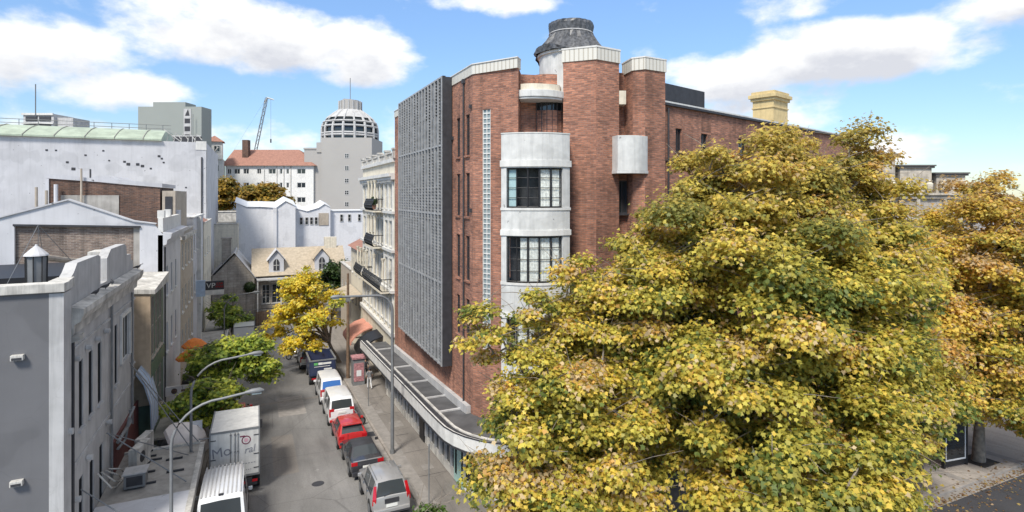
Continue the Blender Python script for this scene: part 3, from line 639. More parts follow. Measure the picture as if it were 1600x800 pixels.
# shopfront under the canopy
sf = [(9.55, 45.5), (9.55, 27.0), (10.6, 25.2), (12.4, 24.2), (18, 23.2)]
b = MB(); b.prism([(x, y) for x, y in sf]+[(18, 26), (10.9, 28.5), (10.9, 45.5)], lambda x, y: ground(y), lambda x, y: ground(y)+.6)
b.prism([(x+.04, y+.04) for x, y in sf]+[(18, 26), (10.9, 28.5), (10.9, 45.5)], lambda x, y: ground(y)+2.6, lambda x, y: ground(y)+3.4)
b.build('shopfront_wall', m_coping, BB)
b = MB()
for i in range(4):
    (x0, y0), (x1, y1) = sf[i], sf[i+1]; L_ = math.hypot(x1-x0, y1-y0); k = max(2, int(L_/.95))
    for j in range(k+1):
        x = x0+(x1-x0)*j/k; y = y0+(y1-y0)*j/k; wd = .06 if j % 3 else .28; b.prism([(x-.05, y-wd/2), (x+.1, y-wd/2), (x+.1, y+wd/2), (x-.05, y+wd/2)], lambda x, y: ground(y)+.6, lambda x, y: ground(y)+2.6)
fo = b.build('shopfront_mullion', m_lgrey, BB)
b = MB(); b.prism([(x+.08, y+.08) for x, y in sf]+[(18, 26), (10.9, 28.5), (10.9, 45.5)], lambda x, y: ground(y)+.6, lambda x, y: ground(y)+2.6); b.build('shop_glass', m_glass, fo)
b = MB(); b.prism([(9.50, 26.9), (9.54, 26.9), (9.54, 28.3), (9.50, 28.3)], lambda x, y: ground(y)+.2, lambda x, y: ground(y)+2.6); b.build('poster', plain('pale green sign', (.35, .52, .47), .5), BB)
b = MB(); b.prism([(9.44, 34.0), (9.5, 34.0), (9.5, 35.0), (9.44, 35.0)], lambda x, y: ground(y)+.2, lambda x, y: ground(y)+2.5); b.build('doorway', m_black, BB)

# chimney behind on the roof
CHM = thing('chimney_stack', 'large yellow cream chimney stack above the brick side wall roof', 'chimney', (32, 29.5, 4.9))
f_ = (33.2, 28.5, 0, SA)
b = MB(f_); b.box(0, 2.3, 0, 1.5, 4.0, 6.75); b.build('shaft', m_ctrim, CHM)
b = MB(f_); b.box(-.12, 2.42, -.12, 1.62, 6.75, 6.95); b.box(-.24, 2.54, -.24, 1.74, 6.95, 7.2); b.box(-.08, 2.38, -.08, 1.58, 7.2, 7.42); b.box(-.06, 2.36, -.06, 1.56, 6.2, 6.3); b.build('cornice', m_ctrim, CHM, bevel=.02)
b = MB(f_); b.box(-.9, 3.4, -.3, 3, 4.7, 5.15); b.build('base', m_lgrey, CHM)
E2 = thing('parapet_block', 'cream rendered end parapet beyond the brick side wall', 'wall', (45, 31.2, 0))
b = MB(SW); b.box(SL-.5, SL+.9, -.15, 3, -10, 4.55); b.build('wall', m_cream, E2); b = MB(SW); b.box(SL-.6, SL+1.0, -.25, 3.1, 4.55, 4.8); b.build('coping', m_cream, E2)

# ================================================================ white ornate terrace
TB = thing('terrace_building', 'ornate white Victorian terrace with curved iron balconies beside the louvred screen', 'building', (10.4, 54, ground(54)))
TF = (10.4, 61.4, 0, R(-90)); TL = 15.2
cols_ = [.9, 2.7, 4.4, 6.3, 8.0, 9.7, 11.6, 13.3]; rows = [(-1.15, .95), (-4.35, -2.2), (-7.6, -5.4), (-10.9, -8.6)]
hs = [(x, x+.85, a, c_) for x in cols_ for a, c_ in rows]
b = MB(TF); b.wall(TL, -17.5, 3.0, hs, .25); b.box(0, TL, .3, 12, -18, 2.6); b.quad((0, 0, -17.5), (0, .3, -17.5), (0, .3, 3), (0, 0, 3)); b.build('wall', m_cream, TB)
b = MB(TF)
for z, h_, o_ in ((1.55, .28, .5), (1.3, .25, .32), (-1.55, .22, .25), (-4.75, .22, .28), (-8.1, .25, .35), (2.75, .3, .2), (-11.7, .3, .3)): b.box(-.1, TL+.02, -o_, -.002, z, z+h_)
for x in cols_+[15.0]: b.box(x-.38, x-.2, -.12, -.002, -11.3, 1.3)
for x in [i*.42 for i in range(36)]: b.box(x, x+.14, -.3, -.05, 1.12, 1.298)
b.build('cornice', m_white, TB)
b = MB(TF)
for i in range(6): x = i*3.0; b.box(x-.1, x+.35, -.18, .25, 3.05, 3.75); b.box(x-.16, x+.41, -.24, .3, 3.75, 3.9)
for i in range(48): x = .35+i*.31; b.box(x, x+.12, -.05, .07, 3.08, 3.5)
b.box(0, TL, -.12, .15, 3.5, 3.62); b.build('balustrade', m_coping, TB)
for h in hs:
    fo = window(TB, TF, h[0], h[1], h[2], h[3], .08, 2, 1, m_white, m_glass, fw=.07)
    a_ = MB(TF); a_.box(h[0]-.1, h[1]+.1, -.1, -.003, h[3]+.05, h[3]+.22); a_.build('window_hood', m_white, fo)
for zf, (xa, xb) in ((-1.35, (7.2, 11.2)), (-4.55, (7.2, 11.2)), (-8.0, (1.0, 5.2)), (-8.0, (6.0, 14.6))):
    b = MB(TF)
    nn = 12; prof = [(0, 0), (-.95, 0), (-1.1, .25), (-1.12, .5), (-.98, .85), (-.92, 1.0)]
    for y, z in prof[1:]: b.tube([(xa, y, zf+z), (xb, y, zf+z)], .035, 5)
    k = int((xb-xa)/.22)
    for i in range(k+1):
        x = xa+(xb-xa)*i/k; b.tube([(x, y, zf+z) for y, z in prof[1:]], .022, 4)
    for x in (xa, xb): b.tube([(x, -.95, zf+1), (x, 0, zf+1)], .04, 5); b.tube([(x, -.95, zf), (x, -.05, zf)], .04, 5); [b.tube([(x, -q, zf), (x, -q, zf+1)], .02, 4) for q in (.25, .5, .75)]
    bo = b.build('balcony', m_iron, TB); s_ = MB(TF); s_.box(xa-.05, xb+.05, -1.05, -.36, zf-.16, zf-.02); s_.build('balcony_floor', m_cream, bo)
    for x in (xa+.4, (xa+xb)/2, xb-.5):
        b = MB(TF); b.tube([(x, -.75, zf+1), (x, -.75, zf+2.6)], .09, 8); b.tube([(x, -.75, zf+2.4), (x, -.75, zf+2.7)], [.1, .2], 8); b.build('column', m_cream, TB)
P_ = thing('balcony_plant', 'green potted plant on the upper iron balcony of the white terrace', 'plant', (9.8, 52.1, -1.3))
b = MB(); b.tube([(9.8, 52.1, -1.3), (9.8, 52.1, -.9)], [.16, .22], 8); b.build('pot', m_tile, P_)
rs = np.random.RandomState(9); n = 500; q = rs.normal(size=(n, 3)); q /= np.linalg.norm(q, axis=1, keepdims=True); pp = q*rs.uniform(.5, 1, (n, 1))*np.array([.4, .5, .45])+np.array([0, 0, .75])
leafmesh('foliage', pp, q, np.full(n, .2), np.array([.05, .09, .03])*rs.uniform(.6, 1.5, (n, 1)), m_leaf, P_)
# salmon awnings and a black awning at its ground floor
for i, (y, lab, mm) in enumerate(((60.0, 'faded salmon canvas awning farthest along the terrace', m_salmon), (57.2, 'faded salmon canvas awning next to the black awning', m_salmon), (52.6, 'black rounded awning just past the white canopy end', m_black))):
    A = thing('shop_awning', lab, 'awning', (10.4, y, ground(y)+3), 0, 'awnings on the terrace shops')
    z = ground(y)+3.9; b = MB((10.4, y+1.2, 0, R(-90))); pr_ = [(0, z), (-.9, z-.25), (-1.7, z-.75), (-2.1, z-1.3), (-2.12, z-1.6), (-2.06, z-1.6), (-2.0, z-1.3), (-1.6, z-.85), (-.85, z-.36), (0, z-.12)]
    b.xprism(pr_, 0, 2.5 if i < 2 else 3.0); b.build('canvas', mm, A, smooth=True); b = MB((10.4, y+1.2, 0, R(-90))); b.tube([(0, 0, z-1.4), (0, -2.05, z-1.5)], .03); b.tube([(2.4, 0, z-1.4), (2.4, -2.05, z-1.5)], .03); b.build('arm', m_iron, A)
# brick strip door etc. lower buildings beyond the terrace
def simple_building(name, label, frame, L, D, z0, z1, wallm, wins_=(), roof=None, trim=None, group=None, fm=None, depth=.08, cop=.12, copm=None, sill=True):
    ox, oy, oz, a = frame
    B = thing(name, label, 'building', (ox, oy, z0), 0, group)
    b = MB(frame); b.wall(L, z0, z1, wins_, depth); b.box(.0, L, depth+.08, D, z0-2, z1-.02); b.add([(0, 0, z0), (0, depth+.1, z0), (0, depth+.1, z1), (0, 0, z1)], [(0, 1, 2, 3)]); b.add([(L, 0, z0), (L, depth+.1, z0), (L, depth+.1, z1), (L, 0, z1)], [(0, 1, 2, 3)])
    b.build('wall', wallm, B)
    if cop:
        b = MB(frame); b.box(-.06, L+.06, -.1, .3, z1, z1+cop); b.box(-.06, .25, .3, D, z1, z1+cop); b.box(L-.25, L+.06, .3, D, z1, z1+cop); b.build('coping', copm or m_coping, B)
    for h in wins_: window(B, frame, *h[:4], depth-.03, 2 if h[1]-h[0] > .9 else 1, 1, fm or m_white, m_glass, sill=sill)
    return B
S1 = simple_building('shop_house', 'small cream shop house with hipped red roof past the terrace', (10.4, 69.5, 0, R(-90)), 8, 9, -17.5, -6.0, m_cream, [(x, x+.8, z, z+1.7) for x in (.8, 3.2, 5.6) for z in (-9, -12.5)])
b = MB((10.4, 69.5, 0, R(-90))); b.add([(-.3, -.4, -6), (8.2, -.4, -6), (8.2, 9, -6), (-.3, 9, -6), (2.5, 3.5, -3.6), (5.5, 3.5, -3.6)], [(0, 1, 5, 4), (1, 2, 5), (2, 3, 4, 5), (3, 0, 4), (0, 3, 2, 1)]); b.build('roof', m_tile, S1)
b = MB((10.4, 69.5, 0, R(-90))); b.box(6.3, 7.3, 2, 2.8, -5.5, -2.2); b.build('chimney', m_brickd, S1)
b = MB((10.4, 69.5, 0, R(-90))); b.add([(0, -.1, -10.6), (8, -.1, -10.6), (8, -2.2, -11.3), (0, -2.2, -11.3), (0, -.1, -10.7), (8, -.1, -10.7), (8, -2.2, -11.4), (0, -2.2, -11.4)], [(0, 1, 2, 3), (7, 6, 5, 4), (3, 2, 6, 7), (0, 3, 7, 4), (1, 5, 6, 2)]); b.build('verandah_roof', m_shing, S1)
simple_building('shop_house', 'low tan shop house near the far corner behind the yellow tree', (10.4, 78.5, 0, R(-90)), 8.8, 9, -18, -9, m_tan, [(x, x+.9, -12.6, -11) for x in (1, 4, 6.6)])
# ornate stone building far right
OB = thing('stone_building', 'weathered ornate stone building with dark capped parapet blocks behind the orange tree', 'building', (62, 37, ground(92)))
OF = (57.5, 39.4, 0, math.atan2(-1.7, 3.4)+.02)
b = MB(OF); b.box(0, 13, 0, 10, -18, 0.2); b.build('wall', m_stone, OB)
m_scr = plain('weathered stucco', (.46, .41, .34), .85, var=.4, scale=1.1, streak=.5)
for (x, w_, zt) in ((3.1, 1.3, 4.4), (4.9, 3.3, 3.2), (8.7, 3.0, 2.4)):
    b = MB(OF); b.box(x, x+w_, -.15, 2.5, .2, zt-.35); b.build('parapet_block', m_scr, OB)
    b = MB(OF); b.box(x-.2, x+w_+.2, -.35, 2.7, zt-.35, zt-.15); b.box(x-.3, x+w_+.3, -.45, 2.8, zt-.15, zt); b.build('dark_cap', m_dark if 0 else plain('sooty cap', (.10, .095, .09), .85), OB)
    for q in (.2, w_-.7): b = MB(OF); b.lathe([(.12, .3), (.3, .7), (.34, 1.2), (.2, 1.35), (.3, 1.5), (.02, 1.6)], x+q+.25, -.45, 10); b.build('urn', m_cream, OB, smooth=True)
b = MB(OF)
for z, o_ in ((.0, .5), (-.35, .3), (-2.6, .4), (-6.2, .3)): b.box(-.2, 13, -o_, 0, z, z+.25)
for i in range(4): b.box(1+i*2.8, 1.35+i*2.8, -.25, 0, -6, -.4)
b.build('cornice', m_scr, OB)
for i in range(4): window(OB, OF, 1.9+i*2.8, 3.3+i*2.8, -5.3, -2.9, -.1, 2, 1, m_cream, m_glass)
b = MB(OF); b.box(-1.2, -.3, -.3, 4, -3, 4.6); b.build('chimney', m_cream, OB)
W1 = simple_building('apartment_block', 'pale apartment block glimpsed behind the orange tree at far right', (100, 34, 0, R(-48)), 30, 12, -14, 4.5, m_lgrey, [(x, x+1.5, z, z+1.6) for x in range(2, 28, 4) for z in (-8.5, -5, -1.5, 2)])
W2 = simple_building('shop_building', 'low stone shopfront building behind the plaza trees', (47.5, 32.0, 0, R(2)), 14, 6, -17, -4.0, m_stone, [(x, x+1.4, -9, -6.5) for x in (2, 6, 10)])
# ================================================================ LEFT: grey rendered building
GB = thing('grey_building', 'grey rendered two storey building with stained white coping in the left foreground', 'building', (-6, 23.55, ground(24)))
GF = (-6, 23.55, 0, R(90)); GL = 12.6
# tall windows (x0,x1,z0,z1) along the facade
up = [(2.2, 2.75, -8.75, -6.2), (3.55, 4.15, -8.75, -6.2), (4.95, 5.55, -8.75, -6.2), (8.0, 8.6, -8.9, -6.1), (9.3, 11.2, -8.2, -6.0), (11.85, 12.35, -8.9, -6.1)]
lo_ = [(2.2, 2.75, -13.6, -10.6), (3.7, 4.3, -13.6, -10.6), (5.2, 5.8, -13.6, -10.6)]
b = MB(GF); b.wall(GL, -16, -4.35, up+lo_, .22); b.quad((0, 0, -16), (0, .3, -16), (0, .3, -4.35), (0, 0, -4.35)); b.build('facade', m_lgrey, GB)
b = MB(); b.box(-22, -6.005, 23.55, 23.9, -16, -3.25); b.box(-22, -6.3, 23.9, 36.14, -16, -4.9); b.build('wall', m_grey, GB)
b = MB(GF); b.box(-.012, .85, -.1, .3, -16, -3.3); b.build('pilaster', m_lgrey, GB)
b = MB(GF); b.box(.9, 1.12, -.02, 0.02, -16, -4.4); b.build('shadow_joint', m_dark, GB)
b = MB(); b.box(-22, -5.85, 23.42, 24.0, -3.25, -2.95); b.prism([(-6.45, 24.0), (-5.85, 24.0), (-5.95, 25.0), (-6.45, 25.0)], -3.25, -2.93); b.build('coping', m_coping, GB, bevel=.02)
b = MB(); b.box(-22, -6.5, 24.0, 24.1, -4.9, -3.25); b.box(-22, -7, 26.6, 26.9, -4.9, -3.5); b.box(-22, -7, 26.55, 26.95, -3.5, -3.35); b.build('inner_parapet', m_coping, GB)
b = MB(GF); b.box(1.0, GL, .02, .34, -4.4, -4.0)
pr = [(1.3, 4.5, -2.75), (6.1, 11.2, -3.05)]
b.yprism([(1.15, -4.0), (5.5, -4.0), (5.5, -2.6), (5.1, -2.5), (2.1, -2.5), (1.65, -2.8), (1.15, -3.0)], .02, .38)
b.yprism([(5.5, -4.0), (6.65, -4.0), (6.65, -3.8), (5.5, -3.8)], .02, .34)
b.yprism([(6.65, -4.0), (12.5, -4.0), (12.5, -3.5), (11.9, -3.4), (11.9, -3.1), (10.9, -3.05), (10.75, -2.6), (10.3, -2.45), (7.4, -2.45), (6.65, -2.8)], .02, .38)
b.build('street_parapet', m_lgrey, GB)
b = MB(GF); b.xprism([(0, -5.05), (-.12, -4.95), (-.15, -4.6), (-.32, -4.5), (-.42, -4.25), (-.42, -4.05), (0, -3.95)], 1.0, GL+.1); b.xprism([(0, -5.25), (-.3, -5.15), (-.3, -5.0), (0, -5.0)], 1.0, 1.6); b.build('cornice', m_coping, GB)
b = MB(GF); b.box(-.3, .98, -.14, 0, -5.6, -5.45) if 0 else None
b = MB(GF); b.box(1.2, GL, -.06, -.003, -5.6, -5.5); b.box(1.2, GL, -.05, -.003, -9.9, -9.75); b.build('string_course', m_lgrey, GB)
for h in up+lo_:
    fo = window(GB, GF, h[0], h[1], h[2], h[3], .07, 3 if h[1]-h[0] > 1 else 1, 0, m_dark if h[1]-h[0] < 1 else m_white, m_glassd, fw=.035, sillm=m_lgrey)
b = MB(GF); b.box(9.15, 11.35, -.1, -.004, -6.0, -5.82); b.box(9.15, 9.3, -.1, -.004, -8.2, -6.0); b.box(11.2, 11.35, -.1, -.004, -8.2, -6.0); b.build('window_surround', m_white, GB)
for x, z in ((1.5, -5.9), (3.1, -5.9), (4.55, -5.9), (6.0, -5.9), (.6, -8.2), (3.2, -10.2), (6.4, -10.0), (1.5, -11.0)):
    b = MB(GF); b.tube([(x, -.02, z), (x, -.22, z)], .11, 10); b.build('wall_vent', m_lgrey, GB)
for x, z0, z1 in ((7.0, -4.9, -13.1), (11.6, -5.1, -12), (1.06, -5.2, -14)): MB(GF).tube([(x, -.09, z0), (x, -.09, z1)], .055).build('downpipe', m_steel if x > 2 else m_dark, GB)
b = MB(GF); b.tube([(7.1, -.3, -11.2), (9.0, -.45, -11.0), (9.0, -.45, -10.4)], .08); b.tube([(7.1, -.3, -11.5), (8.4, -.35, -11.6), (8.4, -.5, -10.6), (9.6, -.5, -10.5)], .06); b.build('elbow_pipe', m_steel, GB)
def bulkhead(px_, z, lab):
    o = thing('wall_light', lab, 'wall light', (px_, 23.5, z), 0, 'bulkhead lights on the grey wall')
    b = MB(); b.box(px_-.17, px_+.17, 23.36, 23.549, z-.08, z+.1); b.build('housing', m_coping, o, bevel=.02); b = MB(); b.box(px_-.13, px_+.13, 23.345, 23.36, z-.06, z+.02); b.build('lens', m_dark, o)
bulkhead(-7.1, -5.32, 'upper white bulkhead light on the grey side wall'); bulkhead(-7.12, -9.42, 'lower white bulkhead light on the grey side wall')
# roof things: glazed lantern with cowl, pipes, dark box
V = thing('roof_lantern', 'weathered metal roof lantern with peaked cowl on the grey building', 'roof vent', (-9.6, 27.6, -4.5))
b = MB(); b.lathe([(.30, -4.6), (.33, -2.5), (.3, -2.4)], -7.95, 28.2, 8); b.build('drum', m_steel, V); b = MB(); b.lathe([(.42, -2.4), (.39, -2.34), (.2, -2.15), (.06, -2.02), (.03, -1.95)], -7.95, 28.2, 12); b.build('cowl', m_bluew, V)
b = MB(); [b.tube([(-7.95+.33*math.cos(t_), 28.2+.33*math.sin(t_), -4.5), (-7.95+.36*math.cos(t_), 28.2+.36*math.sin(t_), -2.4)], .02, 5) for t_ in [i*math.pi/4 for i in range(8)]]; b.build('rib', m_rubber, V)
V2 = tag(MB().tube([(-7.9, 28.6, -2.5), (-7.6, 31, -2.9), (-7.2, 34, -3.3)], .12, 8).build('roof_duct', m_tan), 'tan round duct running along the roof beside the lantern', 'duct')
b = MB(); b.tube([(-8.9, 27.5, -4.0), (-8.0, 28.6, -1.2)], .012, 5); b.tube([(-7.0, 30.5, -3.4), (-8.0, 28.6, -1.2)], .012, 5); b.tube([(-8.4, 31, -3.4), (-8.0, 28.6, -1.2), (-8.0, 28.6, -4.5)], .012, 5)
tag(b.build('aerial_mast', m_steel), 'thin stayed aerial mast above the grey roof', 'aerial')
C1 = thing('roof_box', 'dark hooded skylight box behind the stepped parapet', 'skylight', (-6.9, 33.6, -4.5)); b = MB(); b.box(-7.4, -6.5, 33.2, 34.6, -4.9, -2.75); b.build('box', m_coping, C1); b = MB(); b.box(-7.3, -6.6, 33.14, 33.2, -3.4, -2.95); b.build('opening', m_black, C1)
tag(MB().box(-22, -7.3, 30.8, 36.9, -4.9, -3.55).build('roof_membrane_deck', m_black), 'dark felted upper roof behind the coping', 'roof')
for i, (y, lab) in enumerate(((27.0, 'pigeon nearest the corner on the white cornice'), (28.6, 'middle pigeon on the white cornice'), (29.8, 'pigeon beside the downpipe joint on the white cornice'), (35.6, 'pigeon at the far end of the cornice'))):
    Pn = thing('pigeon', lab, 'bird', (-5.75, y, -3.95), rnd.uniform(0, 3), 'pigeons on the cornice'); me_ = bpy.data.meshes.new('b'); bm = bmesh.new()
    b = MB(); b.tube([(-.2, 0, .1), (-.12, 0, .12), (0, 0, .13), (.09, 0, .17), (.12, 0, .22), (.15, 0, .24), (.19, 0, .235)], [.012, .04, .075, .05, .03, .03, .006], 10); b.tube([(0, .02, .08), (0, .02, 0)], .008, 4); b.tube([(0, -.02, .08), (0, -.02, 0)], .008, 4)
    b.build('body', m_dark, Pn, smooth=True, world=False)

# near awning with pipes, rods, air conditioners
NA = thing('street_awning', 'flat stained metal awning over the footpath beneath the grey building', 'awning', (-4.2, 28, -12.8))
b = MB(); b.box(-5.98, -2.62, 28.0, 33.1, -12.95, -12.8); b.build('deck', m_roofc, NA)
b = MB(); b.box(-5.98, -2.62, 21, 27.99, -13.0, -12.76); b.build('pale_deck', m_bluew2, NA)
b = MB(); b.box(-2.62, -2.4, 21, 33.1, -13.2, -12.74); b.box(-5.98, -2.62, 33.1, 33.25, -13.2, -12.7); b.build('fascia', m_coping, NA)
for i, (x, y) in enumerate(((-4.8, 32.4), (-4.5, 31.9), (-3.6, 31.6), (-3.4, 30.2), (-4.4, 29.4), (-4.6, 30.6))):
    MB().box(x-.35, x+.35, y-.05, y+.05, -12.79, -12.72).build('seam', m_dark, NA)
for (a, bb_) in (((-5.9, 29.5, -10.3), (-2.8, 28.7, -12.7)), ((-5.9, 29.6, -10.35), (-3.0, 31.6, -12.7)), ((-5.9, 34.5, -8.6), (-2.8, 31.8, -12.7)), ((-5.9, 36, -9.4), (-2.7, 33.1, -12.7)), ((-5.9, 25.6, -10.9), (-3.1, 24.2, -12.7))):
    MB().tube([a, bb_], .025, 6).build('tie_rod', m_steel, NA)
def aircon(x, y, z, lab, rz=0, s=1):
    A = thing('air_conditioner', lab, 'air conditioner', (x, y, z), rz, 'air conditioning units on the awning')
    b = MB(); b.box(-.45*s, .45*s, -.18, .18, .08, .72*s+.08); b.build('casing', m_coping, A, bevel=.02, world=False)
    b = MB(); b.ycyl(-.1*s, .43*s, .17*s, -.19, -.181, 18); [b.ycyl(-.1*s, .43*s, r_, -.2, -.19, 18) for r_ in (.06,)]; b.build('fan_grille', m_dark, A, world=False)
    b = MB(); b.box(-.4*s, -.34*s, -.2, .2, 0, .08); b.box(.34*s, .4*s, -.2, .2, 0, .08); b.build('foot', m_dark, A, world=False)
aircon(-4.95, 31.2, -12.8, 'nearer cream air conditioning unit on the awning', R(75), 1.5); aircon(-5.0, 32.7, -12.8, 'farther cream air conditioning unit on the awning', R(75), 1.3)
A = thing('meter_box', 'dark grey metal plant box on the awning', 'plant box', (-4.9, 29.6, -12.8)); b = MB(); b.box(-5.2, -4.4, 29.0, 29.7, -12.7, -12.1); b.build('casing', m_steel, A, bevel=.02); b = MB(); b.box(-5.25, -4.35, 28.95, 29.75, -12.1, -12.05); b.build('lid', m_lgrey, A); b = MB(); b.box(-5.1, -4.5, 28.99, 29.0, -12.6, -12.2); b.build('door', m_dark, A)
b = MB(); [b.tube([(-5.9, 28+.6*i, -11.4-.2*i), (-5.5, 28.3+.6*i, -12.2), (-5.55, 29.5+.5*i, -12.72), (-5.3, 31+.4*i, -12.72)], .035, 7) for i in range(4)]
tag(b.build('pipe_bundle', m_coping), 'tangle of lagged pipes between the wall and the plant box', 'pipes')
b = MB((-6, 30, 0, R(90))); b.box(1.0, 6.8, -.1, 0, -15, -11.3); b.build('shop_panel', plain('maroon panel', (.14, .04, .035), .6, var=.3), GB)

# ================================================================ narrow tan and green building
TG = simple_building('green_fronted_building', 'narrow building with sand coloured side panel and dark green windows', (-5.5, 37.7, 0, R(90)), 5.1, 7, -17, -5.3, m_green, [(.5, 1.5, -9.4, -5.9), (1.8, 2.8, -9.4, -5.9), (3.1, 4.4, -9.4, -5.9), (.5, 1.5, -13.2, -10.6), (1.8, 2.8, -13.2, -10.6), (3.1, 4.4, -13.2, -10.6)], cop=0, fm=m_tan)
b = MB(); b.box(-6.35, -5.44, 37.5, 37.698, -11.9, -5.55); b.build('side_panel', m_sandp, TG, bevel=.03); b = MB(); b.box(-7.4, -6.36, 37.55, 37.69, -16, -5.6); b.build('side_wall', m_brickd, TG)
b = MB(); b.add([(-12, 37.4, -4.9), (-5.2, 37.4, -5.35), (-5.2, 42.9, -5.0), (-12, 42.9, -4.6), (-12, 37.4, -5.1), (-5.2, 37.4, -5.6), (-5.2, 42.9, -5.6), (-12, 42.9, -4.9)], [(0, 1, 2, 3), (0, 4, 5, 1), (1, 5, 6, 2), (2, 6, 7, 3)]); b.build('roof', m_coping, TG)
b = MB(); b.box(-5.5, -5.42, 37.7, 42.8, -10.4, -9.6); b.build('spandrel', m_green, TG)
# pale blue curved sheet awning and white umbrella
B2 = thing('barrel_awning', 'pale blue ribbed barrel awning next to the air conditioners', 'awning', (-5.2, 37.5, -13))
b = MB((-5.9, 36.0, 0, R(90))); prf = [(0, -9.6), (-.4, -10.2), (-.7, -11.4), (-.75, -12.9), (-.7, -12.9), (-.65, -11.4), (-.36, -10.3), (0, -9.7)]; b.xprism(prf, 0, 2.0); b.build('sheet', m_blueaw, B2, smooth=True)
b = MB((-5.9, 36.0, 0, R(90))); [b.tube([(i*.5, y-.01, z+.01) for y, z in prf[:4]], .03, 5) for i in range(5)]; b.build('rib', m_bluew, B2)
def umbrella(x, y, zb, r_, h, mat, lab, group, sides=8, tilt=0):
    U = thing('umbrella', lab, 'umbrella', (x, y, zb), 0, group)
    b = MB(); vs = [(x, y, zb+h+.0)]; 
    for ring, (rr_, zz) in enumerate(((.55, -.30), (1, -.80), (1, -.98))):
        for i in range(sides*2):
            t_ = math.pi*i/sides; k = 1 if i % 2 == 0 else .95; vs.append((x+r_*rr_*k*math.cos(t_), y+r_*rr_*k*math.sin(t_), zb+h+zz*r_*.8+(.0 if i % 2 == 0 else .03)))
    n_ = sides*2; fs = [(0, 1+i, 1+(i+1) % n_) for i in range(n_)]+[(1+j*n_+i, 1+(j+1)*n_+i, 1+(j+1)*n_+(i+1) % n_, 1+j*n_+(i+1) % n_) for j in range(2) for i in range(n_)]
    b.add(vs, fs); b.build('canopy', mat, U)
    b = MB(); b.tube([(x, y, zb), (x, y, zb+h)], .03); b.build('pole', m_steel, U)
    b = MB(); b.box(x-.25, x+.25, y-.25, y+.25, zb, zb+.08); b.build('base', m_dark, U); return U
umbrella(-5.0, 35.2, ground(35)+.13, 1.25, 3.7, m_flower, 'large pale market umbrella beside the awning', None).rotation_euler = (R(14), R(34), R(10))
umbrella(-4.35, 46.2, ground(46)+.13, .85, 5.0, m_orange, 'nearer orange cafe umbrella against the left facades', 'orange cafe umbrellas'); umbrella(-4.2, 48.2, ground(48)+.13, .85, 5.5, m_orange, 'farther orange cafe umbrella behind the first orange one', 'orange cafe umbrellas')

# ================================================================ blue white gabled building
WB = thing('gabled_building', 'bluish white building with gabled side wall and brick infill', 'building', (-5.5, 42.8, ground(43)))
WF = (-5.5, 42.8, 0, R(90)); wh = [(x, x+.7, z, z+2.0) for x in (1.4, 3.6, 5.9) for z in (-6.8, -10.6)]
b = MB(WF); b.wall(9.2, -17, -2.6, wh, .2); b.quad((0, 0, -17), (0, .3, -17), (0, .3, -2.6), (0, 0, -2.6)); b.build('facade', m_bluew2, WB)
b = MB()
for q in ([(-25, -3.9), (-13.8, -1.35), (-10.5, -.31), (-7.1, -1.7), (-5.75, -1.85), (-5.75, -1.9), (-25, -6)],): pass
ring = [(-25, -17), (-13.1, -17), (-13.1, -1.75), (-6.8, -2.0), (-6.8, -17), (-5.52, -17), (-5.52, -2.55), (-6.0, -1.9), (-7.1, -1.7), (-10.5, -.31), (-13.8, -1.35), (-25, -3.9)]
b.yprism(ring, 42.8, 43.1); b.box(-25, -5.8, 43.1, 51.9, -17, -4); b.build('gable_wall', m_bluew2, WB)
b = MB(); b.box(-13.1, -7.15, 42.98, 43.09, -8, -1.75); b.build('brick_infill', m_brickg, WB); b = MB(); b.box(-7.15, -6.8, 42.9, 43.09, -8, -2.0); b.build('pier', m_roofc, WB)
b = MB(); b.yprism([(-25, -3.9), (-13.8, -1.35), (-10.5, -.31), (-7.1, -1.7), (-5.9, -1.88), (-5.9, -1.82), (-7.1, -1.62), (-10.5, -.22), (-13.8, -1.27), (-25, -3.82)], 42.7, 43.2); b.box(-13.15, -6.75, 42.86, 42.95, -1.86, -1.74) if 0 else None
b.build('gable_coping', m_bluew, WB)
b = MB(); b.yprism([(-13.15, -1.72), (-6.75, -1.97), (-6.75, -2.09), (-13.15, -1.84)], 42.7, 42.97); b.build('flashing', m_dark, WB)
b = MB(WF); b.xprism([(0, -3.3), (-.2, -3.2), (-.25, -2.9), (-.45, -2.8), (-.5, -2.5), (0, -2.4)], -.15, 9.3); b.build('cornice', m_bluew2, WB)
b = MB(WF); b.box(.02, 9.1, .02, .3, -2.4, -1.5); b.box(.1, .6, -.05, .35, -1.5, -1.0); b.box(3, 3.5, -.05, .35, -1.5, -1.0);  b.build('street_parapet', m_white, WB)
for h in wh: window(WB, WF, h[0], h[1], h[2], h[3], .16, 1, 1, m_white, m_glass)
b = MB(); b.tube([(-5.42, 43.0, -3.4), (-5.42, 43.0, -15)], .05); b.build('downpipe', m_dark, WB)
for (x, z0, z1) in ((-12.4, -.9, .5), (-11.9, -.9, .3)): tag(MB().tube([(x, 44, z0), (x, 44, z1)], .08, 8).build('vent_pipe', m_tan), 'short tan vent pipe left of the gable' if x < -12 else 'shorter vent pipe beside the tan one left of the gable', 'pipe')
